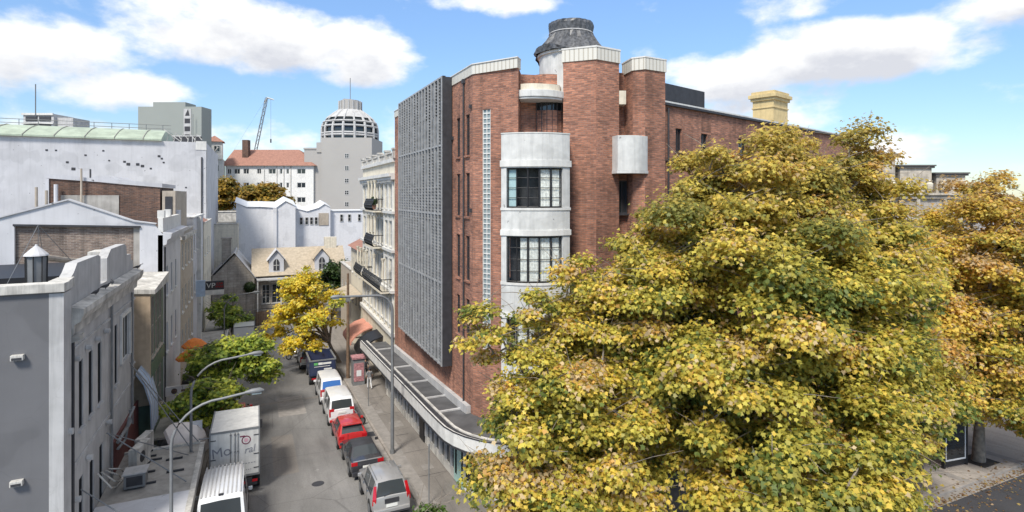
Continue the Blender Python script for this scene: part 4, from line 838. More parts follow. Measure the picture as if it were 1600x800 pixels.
# brick rear block
BR = thing('brick_block', 'dark brown brick block with pale sloping parapet behind the white gable', 'building', (-6, 52, ground(52)))
b = MB(); b.yprism([(-13.9, -17), (-6.9, -17), (-6.9, .62), (-13.9, 1.25)], 52, 60); b.build('brick_wall', m_brickd, BR)
b = MB(); b.yprism([(-14.1, 1.25), (-10.6, .98), (-6.75, .62), (-6.75, .92), (-9.8, 1.22), (-10.3, 1.5), (-10.9, 1.5), (-11.4, 1.3), (-14.1, 1.6)], 51.9, 60.1); b.box(-14.1, -13.9, 51.9, 60, -17, 1.26); b.build('parapet', m_bluew, BR)
b = MB(); b.box(-6.75, -5.85, 51.95, 60, -17, .35); b.build('end_wall', m_tan, BR); b = MB(); b.box(-6.55, -6.05, 51.9, 51.948, -2.6, -.1); b.build('louvre_door', m_dark, BR)
b = MB(); b.box(-13.6, -9.8, 51.9, 51.998, -2.8, -.2) if 0 else None
b = MB(); b.box(-13.2, -9.6, 51.93, 51.998, -2.9, 0.0); b.build('render_patch', m_roofc, BR)
tag(MB().tube([(-11.9, 51.7, -2), (-11.9, 51.7, 2.0)], .07, 8).build('flue', m_tan), 'tan flue pipe rising against the brown brick', 'flue'); tag(MB().tube([(-13.4, 51.6, -1.5), (-13.4, 51.6, .8)], .13, 8).build('vent_pipe', m_bluew2), 'white vent pipe at the left end of the brown brick', 'pipe')
TB2 = simple_building('tan_building', 'tan rendered shop building with rows of tall windows on the left side', (-5.5, 52.1, 0, R(90)), 9.8, 6, -18, -3.0, m_tan, [(x, x+.9, z, z+2) for x in (.8, 3.2, 5.6, 8) for z in (-6, -9.6, -13)])
b = MB((-5.5, 52.1, 0, R(90))); b.box(0, 9.8, -.3, 0, -3.6, -3.3); b.build('cornice', m_coping, TB2)
b = MB(); b.box(-6.6, -5.6, 52.3, 53.3, -3, -1.2);  b.build('chimney', m_bluew2, TB2)
S3 = simple_building('white_building', 'stained pale rendered building behind the tan shops', (-5.5, 62.0, 0, R(90)), 11, 14, -18, -2.2, m_bluew, [(x, x+.8, z, z+1.8) for x in (.9, 3.2, 5.5, 8) for z in (-5.5, -9.5)], copm=m_white)
b = MB((-5.5, 62, 0, R(90))); b.box(4, 4.5, -.35, 0, -17, -2.2); b.build('pier', m_white, S3)
S4 = simple_building('cream_building', 'narrow cream building before the tall windowless wall', (-5.4, 73.1, 0, R(90)), 11.1, 12, -18.5, -3.2, m_cream, [(x, x+.9, z, z+1.9) for x in (1, 4, 7) for z in (-7, -11)])
b = MB((-5.4, 73.1, 0, R(90))); b.add([(0, -.05, -3.1), (6, -.05, -3.1), (6, 1.5, -2.2), (0, 1.5, -2.2)], [(0, 1, 2, 3)]); b.build('roof', m_tile, S4)
# big windowless theatre wall with green roof
TH = thing('theatre_building', 'huge windowless bluish white building with pale green barrel roof', 'building', (-6, 84.4, ground(84)))
b = MB(); b.box(-80, -6, 84.4, 110, -19, 6.95); b.build('wall', m_bluew, TH)
b = MB(); prf = [(84.0, 6.955), (84.0, 7.15), (85.3, 7.7), (87.0, 8.3), (89, 8.75), (95, 8.9), (95, 6.955)]
vs = [(x, y, z) for x in (-80, -11) for y, z in prf]; n_ = len(prf)
b.add(vs, [tuple(range(n_)), tuple(range(n_, 2*n_))[::-1]]+[(i, n_+i, n_+(i+1) % n_, (i+1) % n_) for i in range(n_)]); ro = b.build('roof', m_roofg, TH)
b = MB()
for x in range(-79, -10, 3): b.tube([(x, y-.03, z+.05) for y, z in prf[:6]], .05, 4)
b.build('roof_seam', m_roofc, ro)
b = MB()
for x in range(-40, -10, 2): b.tube([(x, 93, 8.8), (x, 93, 9.9)], .04, 4)
b.tube([(-40, 93, 9.9), (-11, 93, 9.9)], .04, 4); b.tube([(-40, 93, 9.4), (-11, 93, 9.4)], .04, 4); b.build('railing', m_steel, TH)
b = MB()
for q in range(5): x = -10.7+q*.8; b.tube([(x, 86, 7), (x+.3, 86, 8.2), (x+.9, 86, 7.4)], .07, 5)
b.tube([(-11, 85.6, 8.6), (-9.2, 86, 7.2)], .06, 5); b.build('roof_pipework', m_coping, TH)
b = MB(); b.box(-7.2, -5.96, 84.34, 84.4, 5.95, 7.1); b.box(-6.0, -5.9, 84.6, 84.9, -18, 6); b.build('corner_trim', m_white, TH)
b = MB(); b.tube([(-6.5, 84.3, 5.0), (-6.5, 84.3, -10)], .09, 6); b.build('downpipe', m_dark, TH)
rr = random.Random(4)
b = MB()
for x, z in ((-22.8, 5.4), (-21.9, 5.4), (-20.8, 4.0), (-17.2, 5.5), (-16.6, 4.3), (-15, 4.2), (-14.6, 3.9), (-13.6, 3.9), (-13.1, 3.7), (-12.2, 3.4), (-11.3, 5.0), (-11, 4.7), (-10.8, 4.2), (-8.3, 1.0), (-19, 4.9), (-20.2, 3.2)):
    s_ = rr.uniform(.10, .22); b = MB(); b.prism([(x-s_, 84.36), (x+s_*.9, 84.36), (x+s_*.9, 84.41), (x-s_, 84.41)], z-s_*.8, z+s_*.8); b.build('wall_hole', m_dark, TH, bevel=.03)
MB().box(-18.6, -18.45, 84.36, 84.41, .8, 3.2).build('wall_slot', m_dark, TH)
# ================================================================ end of the street
ST = thing('stone_house', 'old grey sandstone house with buff shingle roof and two arched dormers', 'house', (2, 88, ground(88)))
b = MB(); b.yprism([(-5.5, -19), (-.2, -19), (-.2, -11.6), (-2.6, -8.2), (-5.2, -11.0), (-5.5, -11)], 87.5, 97); b.build('gable_wall', m_stone, ST)
SFr = (-.2, 88.6, 0, 0)
b = MB(SFr); hs = [(1.0, 2.0, -15.6, -12.9), (2.3, 3.6, -15.6, -12.9), (5, 6.2, -15.6, -12.9), (7.5, 8.7, -15.6, -12.9)]; b.wall(12.5, -19, -11.6, hs, .2); b.box(0, 12.5, .3, 8, -19, -11.7); b.build('wall', m_stone, ST)
for h in hs: window(ST, SFr, *h, .16, 2, 2, m_white, m_glass)
b = MB(); b.add([(-.6, 88.1, -11.6), (12.6, 88.1, -11.6), (12.6, 93, -8.0), (-.6, 93, -8.0), (-.6, 98, -11.6), (12.6, 98, -11.6)], [(0, 1, 2, 3), (3, 2, 5, 4), (0, 3, 4), (1, 5, 2)]); b.build('roof', m_shing, ST)
b = MB(); b.add([(-2.75, 87.2, -8.0), (.1, 87.2, -11.9), (.1, 97, -11.9), (-2.75, 97, -8.0), (-5.7, 87.2, -11.2), (-5.7, 97, -11.2)], [(0, 1, 2, 3), (4, 0, 3, 5)]); b.build('slate_roof', m_lgrey, ST)
b = MB(); b.box(-4.4, -3.2, 89, 90, -11, -6.2); b.box(-4.5, -3.1, 88.9, 90.1, -6.2, -6.0); b.build('chimney', m_stone, ST)
b = MB(); b.box(9.8, 11.6, 92.6, 93.6, -9, -6.6); b.build('chimney', m_cream, ST)
for x in (1.7, 8.0):
    b = MB(); b.yprism([(x, -11.2), (x+2.0, -11.2), (x+2.0, -9.3), (x+1, -8.1), (x, -9.3)], 88.7, 93); dm = b.build('dormer', m_bluew2, ST)
    b = MB(); b.add([(x-.3, 88.4, -9.55), (x+1, 88.4, -7.95), (x+1, 93.2, -7.95), (x-.3, 93.2, -9.55), (x+2.3, 88.4, -9.55), (x+2.3, 93.2, -9.55)], [(0, 1, 2, 3), (1, 4, 5, 2)]); b.build('dormer_roof', m_bluew2 if x < 3 else m_shing, dm)
    b = MB(); b.yprism([(x+.6, -10.9), (x+1.4, -10.9), (x+1.4, -9.7), (x+1.2, -9.35), (x+1, -9.25), (x+.8, -9.35), (x+.6, -9.7)], 88.62, 88.7); b.build('dormer_window', m_dark, dm)
    b = MB(); b.box(x+.97, x+1.03, 88.58, 88.62, -10.9, -9.3); b.box(x+.6, x+1.4, 88.58, 88.62, -10.2, -10.14); b.build('glazing_bar', m_white, dm)
b = MB(); b.box(.1, 12.3, 86.9, 88.6, -12.1, -11.9); b.build('verandah_roof', m_lgrey, ST)
for x in (.15, 3.2, 6.5, 9.5): b = MB(); b.box(x, x+.14, 87.0, 87.14, -19, -12.1); b.build('verandah_post', m_white, ST)
b = MB(); b.box(.4, 12, 86.95, 87.0, -16.1, -16.0);  b.build('rail', m_dark, ST)
GT = thing('timber_gate', 'brown timber double gate between white posts at the street end', 'gate', (1.4, 86.9, ground(87)))
b = MB(); [b.box(.0+i*.22, .2+i*.22, 86.8, 86.88, -18.5, -16.4) for i in range(8)]; [b.box(2.35+i*.22, 2.55+i*.22, 86.8, 86.88, -18.5, -16.4) for i in range(9)]; b.build('gate_leaf', m_wood, GT)
b = MB(); b.box(1.85, 2.3, 86.7, 86.98, -18.6, -16.8); b.box(1.8, 2.35, 86.65, 87.03, -16.8, -16.65); b.build('post', m_white, GT)
SW1 = thing('garden_wall', 'low sandstone garden wall at the T junction', 'wall', (6, 87, ground(87))); b = MB(); b.box(4.5, 14, 86.7, 87, -18.8, -17.2); b.build('wall', m_stone, SW1); b = MB(); b.box(4.4, 14.1, 86.6, 87.1, -17.2, -17.05); b.build('coping', m_coping, SW1)
struct(MB().prism([(-40, 85.3), (40, 85.3), (40, 86.6), (-40, 86.6)], -18.9, ground(86)+.13).build('far_footpath', m_gutter)) 
HB = thing('hanging_basket', 'round green hanging basket on the stone house corner', 'plant', (-.8, 87.1, -12.9)); n = 700; rs = np.random.RandomState(3)
q = rs.normal(size=(n, 3)); q /= np.linalg.norm(q, axis=1, keepdims=True); leafmesh('foliage', q*rs.uniform(.6, 1, (n, 1))*.85, q, np.full(n, .3), np.array([.05, .08, .025])*rs.uniform(.6, 1.4, (n, 1)), m_leaf, HB); b = MB(); b.tube([(-.8, 87.1, -12), (-.8, 87.4, -12.0)], .04); b.tube([(-.8, 87.1, -13.6), (-.8, 87.1, -13.3)], [.2, .5], 8); b.build('basket', m_wood, HB)
# white zigzag gabled building
ZF = (-3.0, 104, 0, 0)
ZB = thing('zigzag_building', 'long white building with zigzag gabled roofline behind the stone house', 'building', (-3, 104, -19))
b = MB(); b.yprism([(-3, -19), (6.2, -19), (6.2, -1.9), (4.6, -1.1), (3.1, -2.2), (.6, -2.0), (-1.4, -2.0), (-3, -1.2)], 104, 112); b.yprism([(6.2, -19), (12.2, -19), (12.2, -2.2), (11.2, -1.6), (10.2, -2.3), (8.2, -2.9), (6.2, -2.3)], 106, 114); b.box(12.2, 20, 107, 113, -19, -2.9); b.box(2.6, 3.2, 103.7, 104, -19, -2.2); b.build('wall', m_white if 0 else plain('bright white render', (.66, .66, .675), .7, var=.06, streak=.1), ZB)
b = MB(); b.add([(-3.2, 103.8, -1.15), (-1.4, 103.8, -1.95), (.6, 103.8, -1.95), (3.1, 103.8, -2.15), (4.6, 103.8, -1.0), (6.3, 103.8, -1.85), (-3.2, 112, -.3), (-1.4, 112, -1.1), (.6, 112, -1.1), (3.1, 112, -1.2), (4.6, 112, -.2), (6.3, 112, -1)], [(i, i+1, i+7, i+6) for i in range(5)])
b.add([(6.2, 105.8, -2.25), (8.2, 105.8, -2.85), (10.2, 105.8, -2.25), (11.2, 105.8, -1.55), (12.3, 105.8, -2.15), (6.2, 114, -1.6), (8.2, 114, -2.2), (10.2, 114, -1.6), (11.2, 114, -.9), (12.3, 114, -1.5)], [(i, i+1, i+6, i+5) for i in range(4)]); b.box(12.2, 20.2, 106.8, 113.2, -2.9, -2.75); b.build('roof', plain('white roof sheet', (.68, .69, .70), .5, var=.05), ZB)
for i, (x, z) in enumerate(((7.0, -5.2), (7.9, -5.2), (8.7, -5.2), (9.5, -5.2), (14, -4.8), (15.4, -4.8), (17.2, -4.8))):
    window(ZB, (x, 105.95 if x < 12 else 106.95, 0, 0), 0, .55, z, z+1.3, -.05, 1, 1, m_white, m_glass, sill=False)
b = MB(); b.box(10.2, 11.9, 105.9, 105.97, -5.4, -3.2); b.build('mural', m_tan, ZB)
# cream low block, left of it
simple_building('cream_block', 'low cream block beside the tall windowless wall', (-9, 100, 0, 0), 6.4, 10, -19, -4.6, m_cream, [(.5, 1.2, -9, -7.4), (1.8, 2.4, -9, -7.4), (4.8, 5.9, -11, -9)])
simple_building('cream_block', 'taller cream block with pale parapet below the autumn trees', (-10, 120, 0, 0), 7.0, 10, -19, -3.2, m_coping, [])
# far hill terrain
hb = MB(); hy = [99, 118, 140, 165, 260]; hz = [-18.5, -14, -7, -4.5, -4.5]
for j in range(4): hb.quad((-160, hy[j], hz[j]), (160, hy[j], hz[j]), (160, hy[j+1], hz[j+1]), (-160, hy[j+1], hz[j+1]))
struct(hb.build('hill', m_gutter))
# red roofed apartments
RA = thing('red_roofed_building', 'long white institutional building with red tiled roof on the hill', 'building', (-8, 185, -4.5))
ra = math.atan2(179.6-190.6, 15.7+8.4); RF = (-8.4, 190.6, 0, ra); RL = 26.6
rw = [(x, x+w_, z, z+1.6) for z in (6.4, 2.2, -2.2) for x, w_ in ((.5, 1.2), (2.6, 1.8), (5.4, 1.7), (9.5, 1.3), (13, 2.2), (16.4, .8), (18.4, .8), (21.6, 2.6))]
b = MB(RF); b.wall(RL, -6, 9.0, rw, .25); b.box(0, RL, .4, 14, -6, 8.9); b.quad((RL, 0, -6), (RL, .4, -6), (RL, .4, 9), (RL, 0, 9)); b.build('wall', plain('off white', (.68, .67, .64), .8, streak=.1), RA)
for h in rw: window(RA, RF, *h, .2, 2 if h[1]-h[0] > 1 else 1, 0, m_white, m_glass, sill=False, fw=.14)
b = MB(RF); b.add([(-.8, -.8, 8.9), (RL+.8, -.8, 8.9), (RL+.8, 15, 8.9), (-.8, 15, 8.9), (-.8, 7, 14.3), (RL-7, 7, 14.3)], [(0, 1, 5, 4), (1, 2, 5), (2, 3, 4, 5), (0, 4, 3)]); b.build('roof', m_tile, RA)
b = MB(RF); b.box(3.6, 5.4, 3, 4.6, 11, 17); b.build('chimney', m_brickd, RA)
b = MB(RF); b.box(RL+.1, RL+7, 1, 10, -6, 7.5); b.build('dark_annexe', plain('blue black cladding', (.05, .06, .09), .4, var=.2), RA)
for i, x in enumerate((11.8, 15.6, 17.7, 19.8)): MB(RF).tube([(x, -.1, 8.8), (x, -.1, -5)], .12, 5).build('downpipe', m_coping, RA)
LT = thing('stair_tower_building', 'white building with small red hipped turret on the left of the red roof', 'building', (-14, 180, -4.5))
b = MB(); b.box(-16, -8.7, 186, 195, -6, 10.5); b.box(-13.2, -9.0, 185, 190, 10.5, 15.6); b.yprism([(-16, 10.5), (-13.2, 10.5), (-13.2, 14)], 186, 190); b.build('wall', m_white, LT)
b = MB(); b.add([(-13.8, 184.4, 15.6), (-8.4, 184.4, 15.6), (-8.4, 190.6, 15.6), (-13.8, 190.6, 15.6), (-11.1, 187.5, 17.6)], [(0, 1, 4), (1, 2, 4), (2, 3, 4), (3, 0, 4)]); b.build('roof', m_tile, LT)
for x, z in ((-11.2, 12.6), (-15, 7), (-11.5, 7), (-15, 3)): window(LT, (x, 184.95 if z > 10 else 185.95, 0, 0), 0, 1.7, z, z+1.9, -.05, 2, 0, m_white, m_glass, sill=False, fw=.15)
b = MB(); b.tube([(-13, 184.8, 10), (-10, 184.8, 14)], .15, 4); b.build('fire_stair', m_coping, LT)
# dome topped tower
DT = thing('domed_tower', 'grey concrete tower crowned by a faceted glazed dome with white ribs', 'tower', (26, 176, -4.5))
th = math.atan2(171.15-178.74, 34.29-17.59); DF = (18.0, 178.6, 0, th)
b = MB(DF); b.box(0, 15.2, 0, 14, -6, 17.4); b.box(-5.5, 0, .8, 14, -6, 13.9); b.box(-5.7, .1, .6, 14, 13.9, 14.4); b.box(-1.7, 0, .5, 5, 13, 16); b.build('concrete_wall', m_tower, DT)
for z in (12, 8.3, 4.5, .9, -2.6):
    window(DT, (DF[0]+math.cos(th)*7, DF[1]+math.sin(th)*7, 0, th), 0, 1.3, z-.8, z+.6, -.05, 2, 1, m_lgrey, m_glass, sill=False, fw=.14)
cx = 18.0+8.2*math.cos(th)-9*math.sin(th)*-1*-1; cy = 178.6+8.2*math.sin(th)+9*math.cos(th)
cx = DF[0]-2.4+8.0*math.cos(th)-11*math.sin(th); cy = DF[1]+8.0*math.sin(th)+11*math.cos(th)
ns = 16; prd = [(8.7, 14), (8.7, 20.6), (8.4, 22.2), (7.1, 24.2), (5.3, 25.8), (3.7, 27.0)]
b = MB(); b.lathe([(r_-.35, z-.1) for r_, z in prd], cx, cy, ns, 0, 2*math.pi); b.build('glazing', m_glass, DT)
b = MB(); ph = 0
for i in range(ns):
    t_ = 2*math.pi*i/ns; b.tube([(cx+r_*math.cos(t_), cy+r_*math.sin(t_), z) for r_, z in prd], [.42, .42, .4, .34, .28, .22], 6)
for r_, z in ((8.75, 18.6), (8.75, 19.3), (8.6, 21.5), (8.2, 22.9)):
    for i in range(ns): t0_, t1_ = 2*math.pi*i/ns, 2*math.pi*(i+1)/ns; b.tube([(cx+r_*math.cos(t0_), cy+r_*math.sin(t0_), z), (cx+r_*math.cos(t1_), cy+r_*math.sin(t1_), z)], .32, 5)
b.build('rib', m_lgrey, DT)
b = MB(); b.lathe([(7.0, 24.3), (5.3, 25.85), (3.7, 27.05)], cx, cy, ns); b.build('dome_roof', m_lgrey, DT)
b = MB(); b.lathe([(3.5, 26.5), (3.5, 29.8), (2.8, 29.8), (2.8, 30.2)], cx, cy, 16); b.box(cx-2.2, cx+.2, cy-1, cy+1, 29.8, 30.6); b.build('cap_drum', m_tower, DT)
b = MB(); [b.tube([(cx+3.55*math.cos(t_), cy+3.55*math.sin(t_), 26.6), (cx+3.55*math.cos(t_), cy+3.55*math.sin(t_), 29.9)], .2, 4) for t_ in [i*math.pi/8+.1 for i in range(16)]]; b.build('fin', m_lgrey, DT)
b = MB(); b.tube([(cx, cy, 30), (cx, cy, 37.5)], .12, 5); b.build('mast', m_steel, DT)
# back tower and little flats at the left
BT = thing('grey_tower', 'plain grey green concrete tower behind the windowless wall', 'tower', (-20, 172, 0)); bf = math.atan2(169.99-177.75, -11.48+28.55); BF = (-28.6, 177.8, 0, bf)
b = MB(BF); b.box(0, 16.9, 0, 5, -5, 23.6); b.box(4.0, 12.6, .01, 5, 23.6, 24.8); b.build('concrete_wall', m_towerg, BT)
b = MB(BF); b.box(12.2, 14.2, -.12, 0, 14, 23); b.build('stair_slot', m_lgrey, BT); b = MB(BF); [b.box(12.5, 13.9, -.2, -.12, 15+i*2.1, 16.2+i*2.1) for i in range(3)]; b.yprism([(12.6, 21.2), (13.8, 21.2), (13.4, 22.9)], -.2, -.12); b.build('louvre', m_dark, BT)
b = MB(BF); b.box(9.5, 16.95, -.3, 0, 12, 15.6); b.build('dark_band', m_dark, BT); b = MB(BF); b.box(9.5, 16.95, -.4, -.3, 15.6, 15.9); b.box(14.6, 14.9, -.4, -.3, 12, 15.6); b.build('band_trim', m_lgrey, BT)
b = MB(BF); b.tube([(15.2, -1, 12), (15.2, -1, 21.5)], .08, 4); b.build('mast', m_steel, BT)
FL = thing('distant_flats', 'small distant block of flats peeking above the green roof', 'building', (-60, 210, 0)); b = MB((-64, 216, 0, -.4)); b.box(0, 9, 0, 8, 0, 24.6); b.box(9, 14, 1, 8, 0, 23.6); b.build('wall', m_lgrey, FL)
b = MB((-64, 216, 0, -.4)); [b.box(.8+i*4, 4.2+i*4, -.2, 0, z, z+1.4) for i in range(2) for z in (22.4, 20.0)]; b.build('balcony_opening', m_dark, FL); b = MB((-64, 216, 0, -.4)); b.box(-.3, 9, -.4, 0, 24.2, 24.8);b.box(-.3, 9, -.4, 0, 21.5, 21.9); b.build('slab', m_white, FL)
b = MB(); b.tube([(-60.5, 214, 24), (-60.5, 214, 33.5)], .15, 4); tag(b.build('antenna', m_steel), 'tall thin antenna above the distant flats', 'antenna')
# crane
CR = thing('crane', 'distant lattice tower crane jib leaning above the red roof', 'crane', (-3, 330, 0))
b = MB(); p0 = Vector((-5.5, 330.5, -4)); p1 = Vector((5.2, 327, 52))
ax = (p1-p0).normalized(); sx_ = ax.cross(Vector((0, 1, 0))).normalized()*.75; sy_ = ax.cross(sx_).normalized()*.75
for s1 in (-1, 1):
    for s2 in (-1, 1): b.tube([p0+sx_*s1+sy_*s2, p1+sx_*s1*.4+sy_*s2*.4], .16, 4)
N_ = 26
for i in range(N_):
    a_ = p0.lerp(p1, i/N_); c_ = p0.lerp(p1, (i+1)/N_)
    for s2 in (-1, 1): s1 = 1 if i % 2 else -1; b.tube([a_+sx_*s1+sy_*s2, c_-sx_*s1+sy_*s2], .1, 4); b.tube([a_+sx_*s2+sy_*s1, c_+sx_*s2-sy_*s1], .1, 4)
b.build('jib', m_steel, CR); b = MB(); b.tube([p1, p1+Vector((3.5, 0, -1))], .35, 5); b.tube([p1+Vector((0, 0, -.5)), p1+Vector((-1, 0, -3))], .4, 5); b.build('jib_head', m_white, CR)
b = MB(); b.tube([p1+Vector((2, 0, -.5)), p1+Vector((2, 0, -22))], .06, 4); b.tube([p1, p0+Vector((-6, 0, 26)), p0+Vector((-7, 0, 0))], .04, 4); b.build('cable', m_steel, CR); b = MB(); b.tube([p1+Vector((2, 0, -22)), p1+Vector((2, 0, -24))], .4, 6); b.build('hook', m_dark, CR)
# blade sign on the left side
SG = thing('blade_sign', 'black projecting sign lettered in white and red over the left footpath', 'sign', (-4.5, 64, -12))
b = MB(); b.box(-4.6, -2.95, 63.9, 64.1, -9.5, -8.63); b.build('panel', m_dark, SG); b = MB(); b.box(-4.6, -2.95, 63.88, 64.12, -10.0, -9.51); b.build('lower_panel', m_white, SG); b = MB(); b.box(-5.42, -4.62, 63.88, 64.12, -10.1, -8.5); b.build('end_panel', m_blueaw, SG)
text('VP', .72, m_white, 'lettering', SG, (-4.12, 63.87, -9.08), Euler((R(90), 0, 0))); text('CAR\nPARK', .3, m_tail, 'lettering', SG, (-3.33, 63.87, -9.06), Euler((R(90), 0, 0)))
PK = thing('blade_sign', 'pale pink and white projecting sign above the lower green tree', 'sign', (-4.3, 43, -12.9)); b = MB(); b.box(-5.4, -2.7, 42.95, 43.1, -13.2, -12.6); b.build('panel', m_flower, PK); b = MB(); b.ycyl(-4.9, -12.9, .18, 42.93, 42.95); b.box(-4.5, -3.2, 42.93, 42.95, -12.98, -12.84); b.build('mark', m_brickd, PK)
# further awnings on the left
for (y0, y1, x1, z, lab) in ((38, 43, -3.6, -14.0, 'low awning beneath the green windows'), (53, 61, -3.2, -14.6, 'grey awning before the orange umbrellas'), (62.5, 71, -2.9, -14.9, 'long pale awning near the blade sign'), (73.5, 84, -3.2, -15.6, 'farthest pale awning on the left side')):
    A = thing('street_awning', lab, 'awning', (-4.5, y0, z), 0, 'flat awnings on the left side'); MB().prism([(-5.48, y0), (x1, y0), (x1, y1), (-5.48, y1)], lambda x, y: z-(y-y0)*.03-.12, lambda x, y: z-(y-y0)*.03).build('deck', m_roofc, A); MB().prism([(x1, y0-.05), (x1+.1, y0-.05), (x1+.1, y1), (x1, y1)], lambda x, y: z-(y-y0)*.03-.4, lambda x, y: z-(y-y0)*.03+.06).build('fascia', m_white, A)
b = MB((-5.5, 38, 0, R(90))); b.box(0, 46, -.04, .0, -19, -15.2)
tag(b.build('shopfront_row', m_glass), 'dark shopfront glazing along the left footpath', 'shopfront')
# ================================================================ vehicles
SLOPE = -.058
def wheel(parent, x, y, r=.33, wd=.22, side=1):
    b = MB(); xo = x; b.xcyl(y, r, r, xo-wd/2, xo+wd/2, 22); wo = b.build('wheel', m_rubber, parent, world=False, bevel=.02)
    o_ = xo+side*(wd/2+.004); b = MB(); b.xcyl(y, r, r*.62, min(o_, o_-side*.05), max(o_, o_-side*.05), 18); b.build('rim', m_steel, wo, world=False)
def loft_car(name, label, cat, sts, paint_, W=1.78, z0=.28, group=None, loc=(0, 0, 0), lights='low', L=4.3, wr=.33, wb=(.75, 3.35), glassm=None, plate=True, extra=None, roofm=None):
    """sts rows: (y, belt z, top z, top width factor, kind of the interval that follows, body width factor)"""
    C = thing(name, label, cat, (0, 0, 0), 0, group); hw = W/2
    def sec(s):
        y, bz, tz, tw, k, wf = s; w_ = hw*wf
        return [(-w_*.9, y, z0), (-w_, y, z0+.16), (-w_*1.0, y, (z0+bz)/2+.05), (-w_*.965, y, bz), (-w_*tw, y, tz-.05*(1 if tz-bz > .2 else .2)), (-w_*tw*.86, y, tz), (0, y, tz+.025),
                (w_*tw*.86, y, tz), (w_*tw, y, tz-.05*(1 if tz-bz > .2 else .2)), (w_*.965, y, bz), (w_, y, (z0+bz)/2+.05), (w_, y, z0+.16), (w_*.9, y, z0)]
    body = MB(); gl = MB(); rear = MB(); rf = MB(); S_ = [sec(s) for s in sts]; m = 13
    for i in range(len(sts)-1):
        k = sts[i][4]
        for j in range(m-1):
            q = [S_[i][j], S_[i][j+1], S_[i+1][j+1], S_[i+1][j]]
            tgt = body
            if j in (3, 8) and k in ('S',): tgt = gl
            if j in (5, 6) and k in ('R', 'W'): tgt = rear if k == 'R' else gl
            if k == 'S' and 4 <= j <= 7 or (k == 'P' and 4 <= j <= 7): tgt = rf if roofm else body
            if k == 'C' : tgt = rf if (roofm and 3 <= j <= 8) else body
            tgt.quad(*q)
        body.quad(S_[i][0], S_[i+1][0], S_[i+1][12], S_[i][12])
    body.add(S_[0], [tuple(range(m))]); body.add(S_[-1], [tuple(range(m))])
    def fin(mb, nm, mt, par): 
        if not mb.f: return None
        o = mb.build(nm, mt, par, world=False, fixn=False)
        bm = bmesh.new(); bm.from_mesh(o.data); bmesh.ops.remove_doubles(bm, verts=bm.verts, dist=.0005); bmesh.ops.recalc_face_normals(bm, faces=bm.faces); bm.to_mesh(o.data); bm.free(); o.data.shade_smooth(); o.data.set_sharp_from_angle(angle=R(32)); return o
    fin(body, 'body', paint_, C); fin(gl, 'side_window', m_cglass, C); fin(rear, 'rear_window', glassm or m_cglass, C)
    if roofm: fin(rf, 'soft_top', roofm, C)
    for y in wb:
        for sx in (-1, 1):
            b = MB(); b.xcyl(y, wr, wr+.07, sx*(hw-.1), sx*(hw+.006), 24); b.build('wheel_arch', m_black, C, world=False)
            wheel(C, sx*(hw-.09), y, wr, .22, sx)
    for sx in (-1, 1):
        b = MB(); b.box(sx*(hw+.02), sx*(hw+.2), L*.66-.05, L*.66+.05, sts[3][1]+.02, sts[3][1]+.18); b.build('wing_mirror', paint_, C, bevel=.03, world=False)
        b = MB()
        if lights == 'high': b.add([(sx*hw*.80, .05, sts[1][1]-.25), (sx*hw*.985, .09, sts[1][1]-.25), (sx*hw*.965, .10, sts[1][1]), (sx*hw*.86, .28, sts[3][2]-.12), (sx*hw*.72, .27, sts[3][2]-.12), (sx*hw*.78, .045, sts[1][1])], [(0, 1, 2, 5), (5, 2, 3, 4)] if sx > 0 else [(0, 5, 2, 1), (5, 4, 3, 2)])
        else: b.box(sx*hw*.60, sx*hw*.97, -.012, .12, sts[0][1]-.04+(.0), sts[0][1]+.14)
        if lights != 'high': pass
        o = b.build('tail_light', m_tail, C, world=False, bevel=.01 if lights != 'high' else 0)
        if lights == 'high':
            sol = o.modifiers.new('s', 'SOLIDIFY'); sol.thickness = .05; sol.offset = 1
        b = MB(); yy = sts[-1][0]; b.box(sx*hw*.55, sx*hw*.9, yy-.1, yy+.02, sts[-1][1]-.16, sts[-1][1]); b.build('headlight', m_chrome, C, world=False, bevel=.02)
    for yy in (L*.36, L*.60):
        b = MB(); b.box(-hw-.004, -hw*.985, yy-.008, yy+.008, z0+.12, sts[3][1]-.02); b.build('door_seam', m_dark, C, world=False)
        b = MB(); b.box(-hw-.025, -hw*.97, yy-.32, yy-.14, sts[3][1]-.14, sts[3][1]-.10); b.build('door_handle', m_chrome, C, world=False, bevel=.008)
    b = MB(); b.box(-hw*.97-.006, -hw*.955, .5, L*.72, sts[3][1]-.015, sts[3][1]+.012); b.build('window_trim', m_dark, C, world=False)
    if plate:
        b = MB(); b.box(-.26, .26, -.03, .02, sts[0][1]-.22, sts[0][1]-.09); b.build('number_plate', m_plate, C, world=False)
    b = MB(); b.box(-hw*.93, hw*.93, -.1, .12, z0-.02, z0+.22); b.build('bumper', paint_ if lights != 'van' else m_dark, C, bevel=.04, world=False)
    if extra: extra(C, hw)
    x, y = loc; C.location = (x, y, ground(y)+.005); C.rotation_euler = (math.atan(SLOPE), 0, 0)
    return C
def suv_extra(C, hw):
    for sx in (-1, 1): b = MB(); b.tube([(sx*hw*.66, .5, 1.70), (sx*hw*.66, 2.4, 1.70)], .02, 5); b.build('roof_rail', m_steel, C, world=False)
    b = MB(); [b.box(x-.012, x+.012, .5, 2.3, 1.665, 1.69) for x in (-.35, -.12, .12, .35)]; b.build('roof_rib', m_silver, C, world=False)
    b = MB(); b.box(-.33, .33, -.03, .05, .74, .93); b.build('plate_recess', m_dark, C, world=False)
    b = MB(); b.box(-hw*.94, hw*.94, -.105, -.09, .30, .38); b.build('bumper_trim', m_dark, C, world=False)
    b = MB(); b.tube([(-.35, .06, 1.05), (.1, .12, 1.12)], .012, 4); b.build('wiper', m_black, C, world=False)
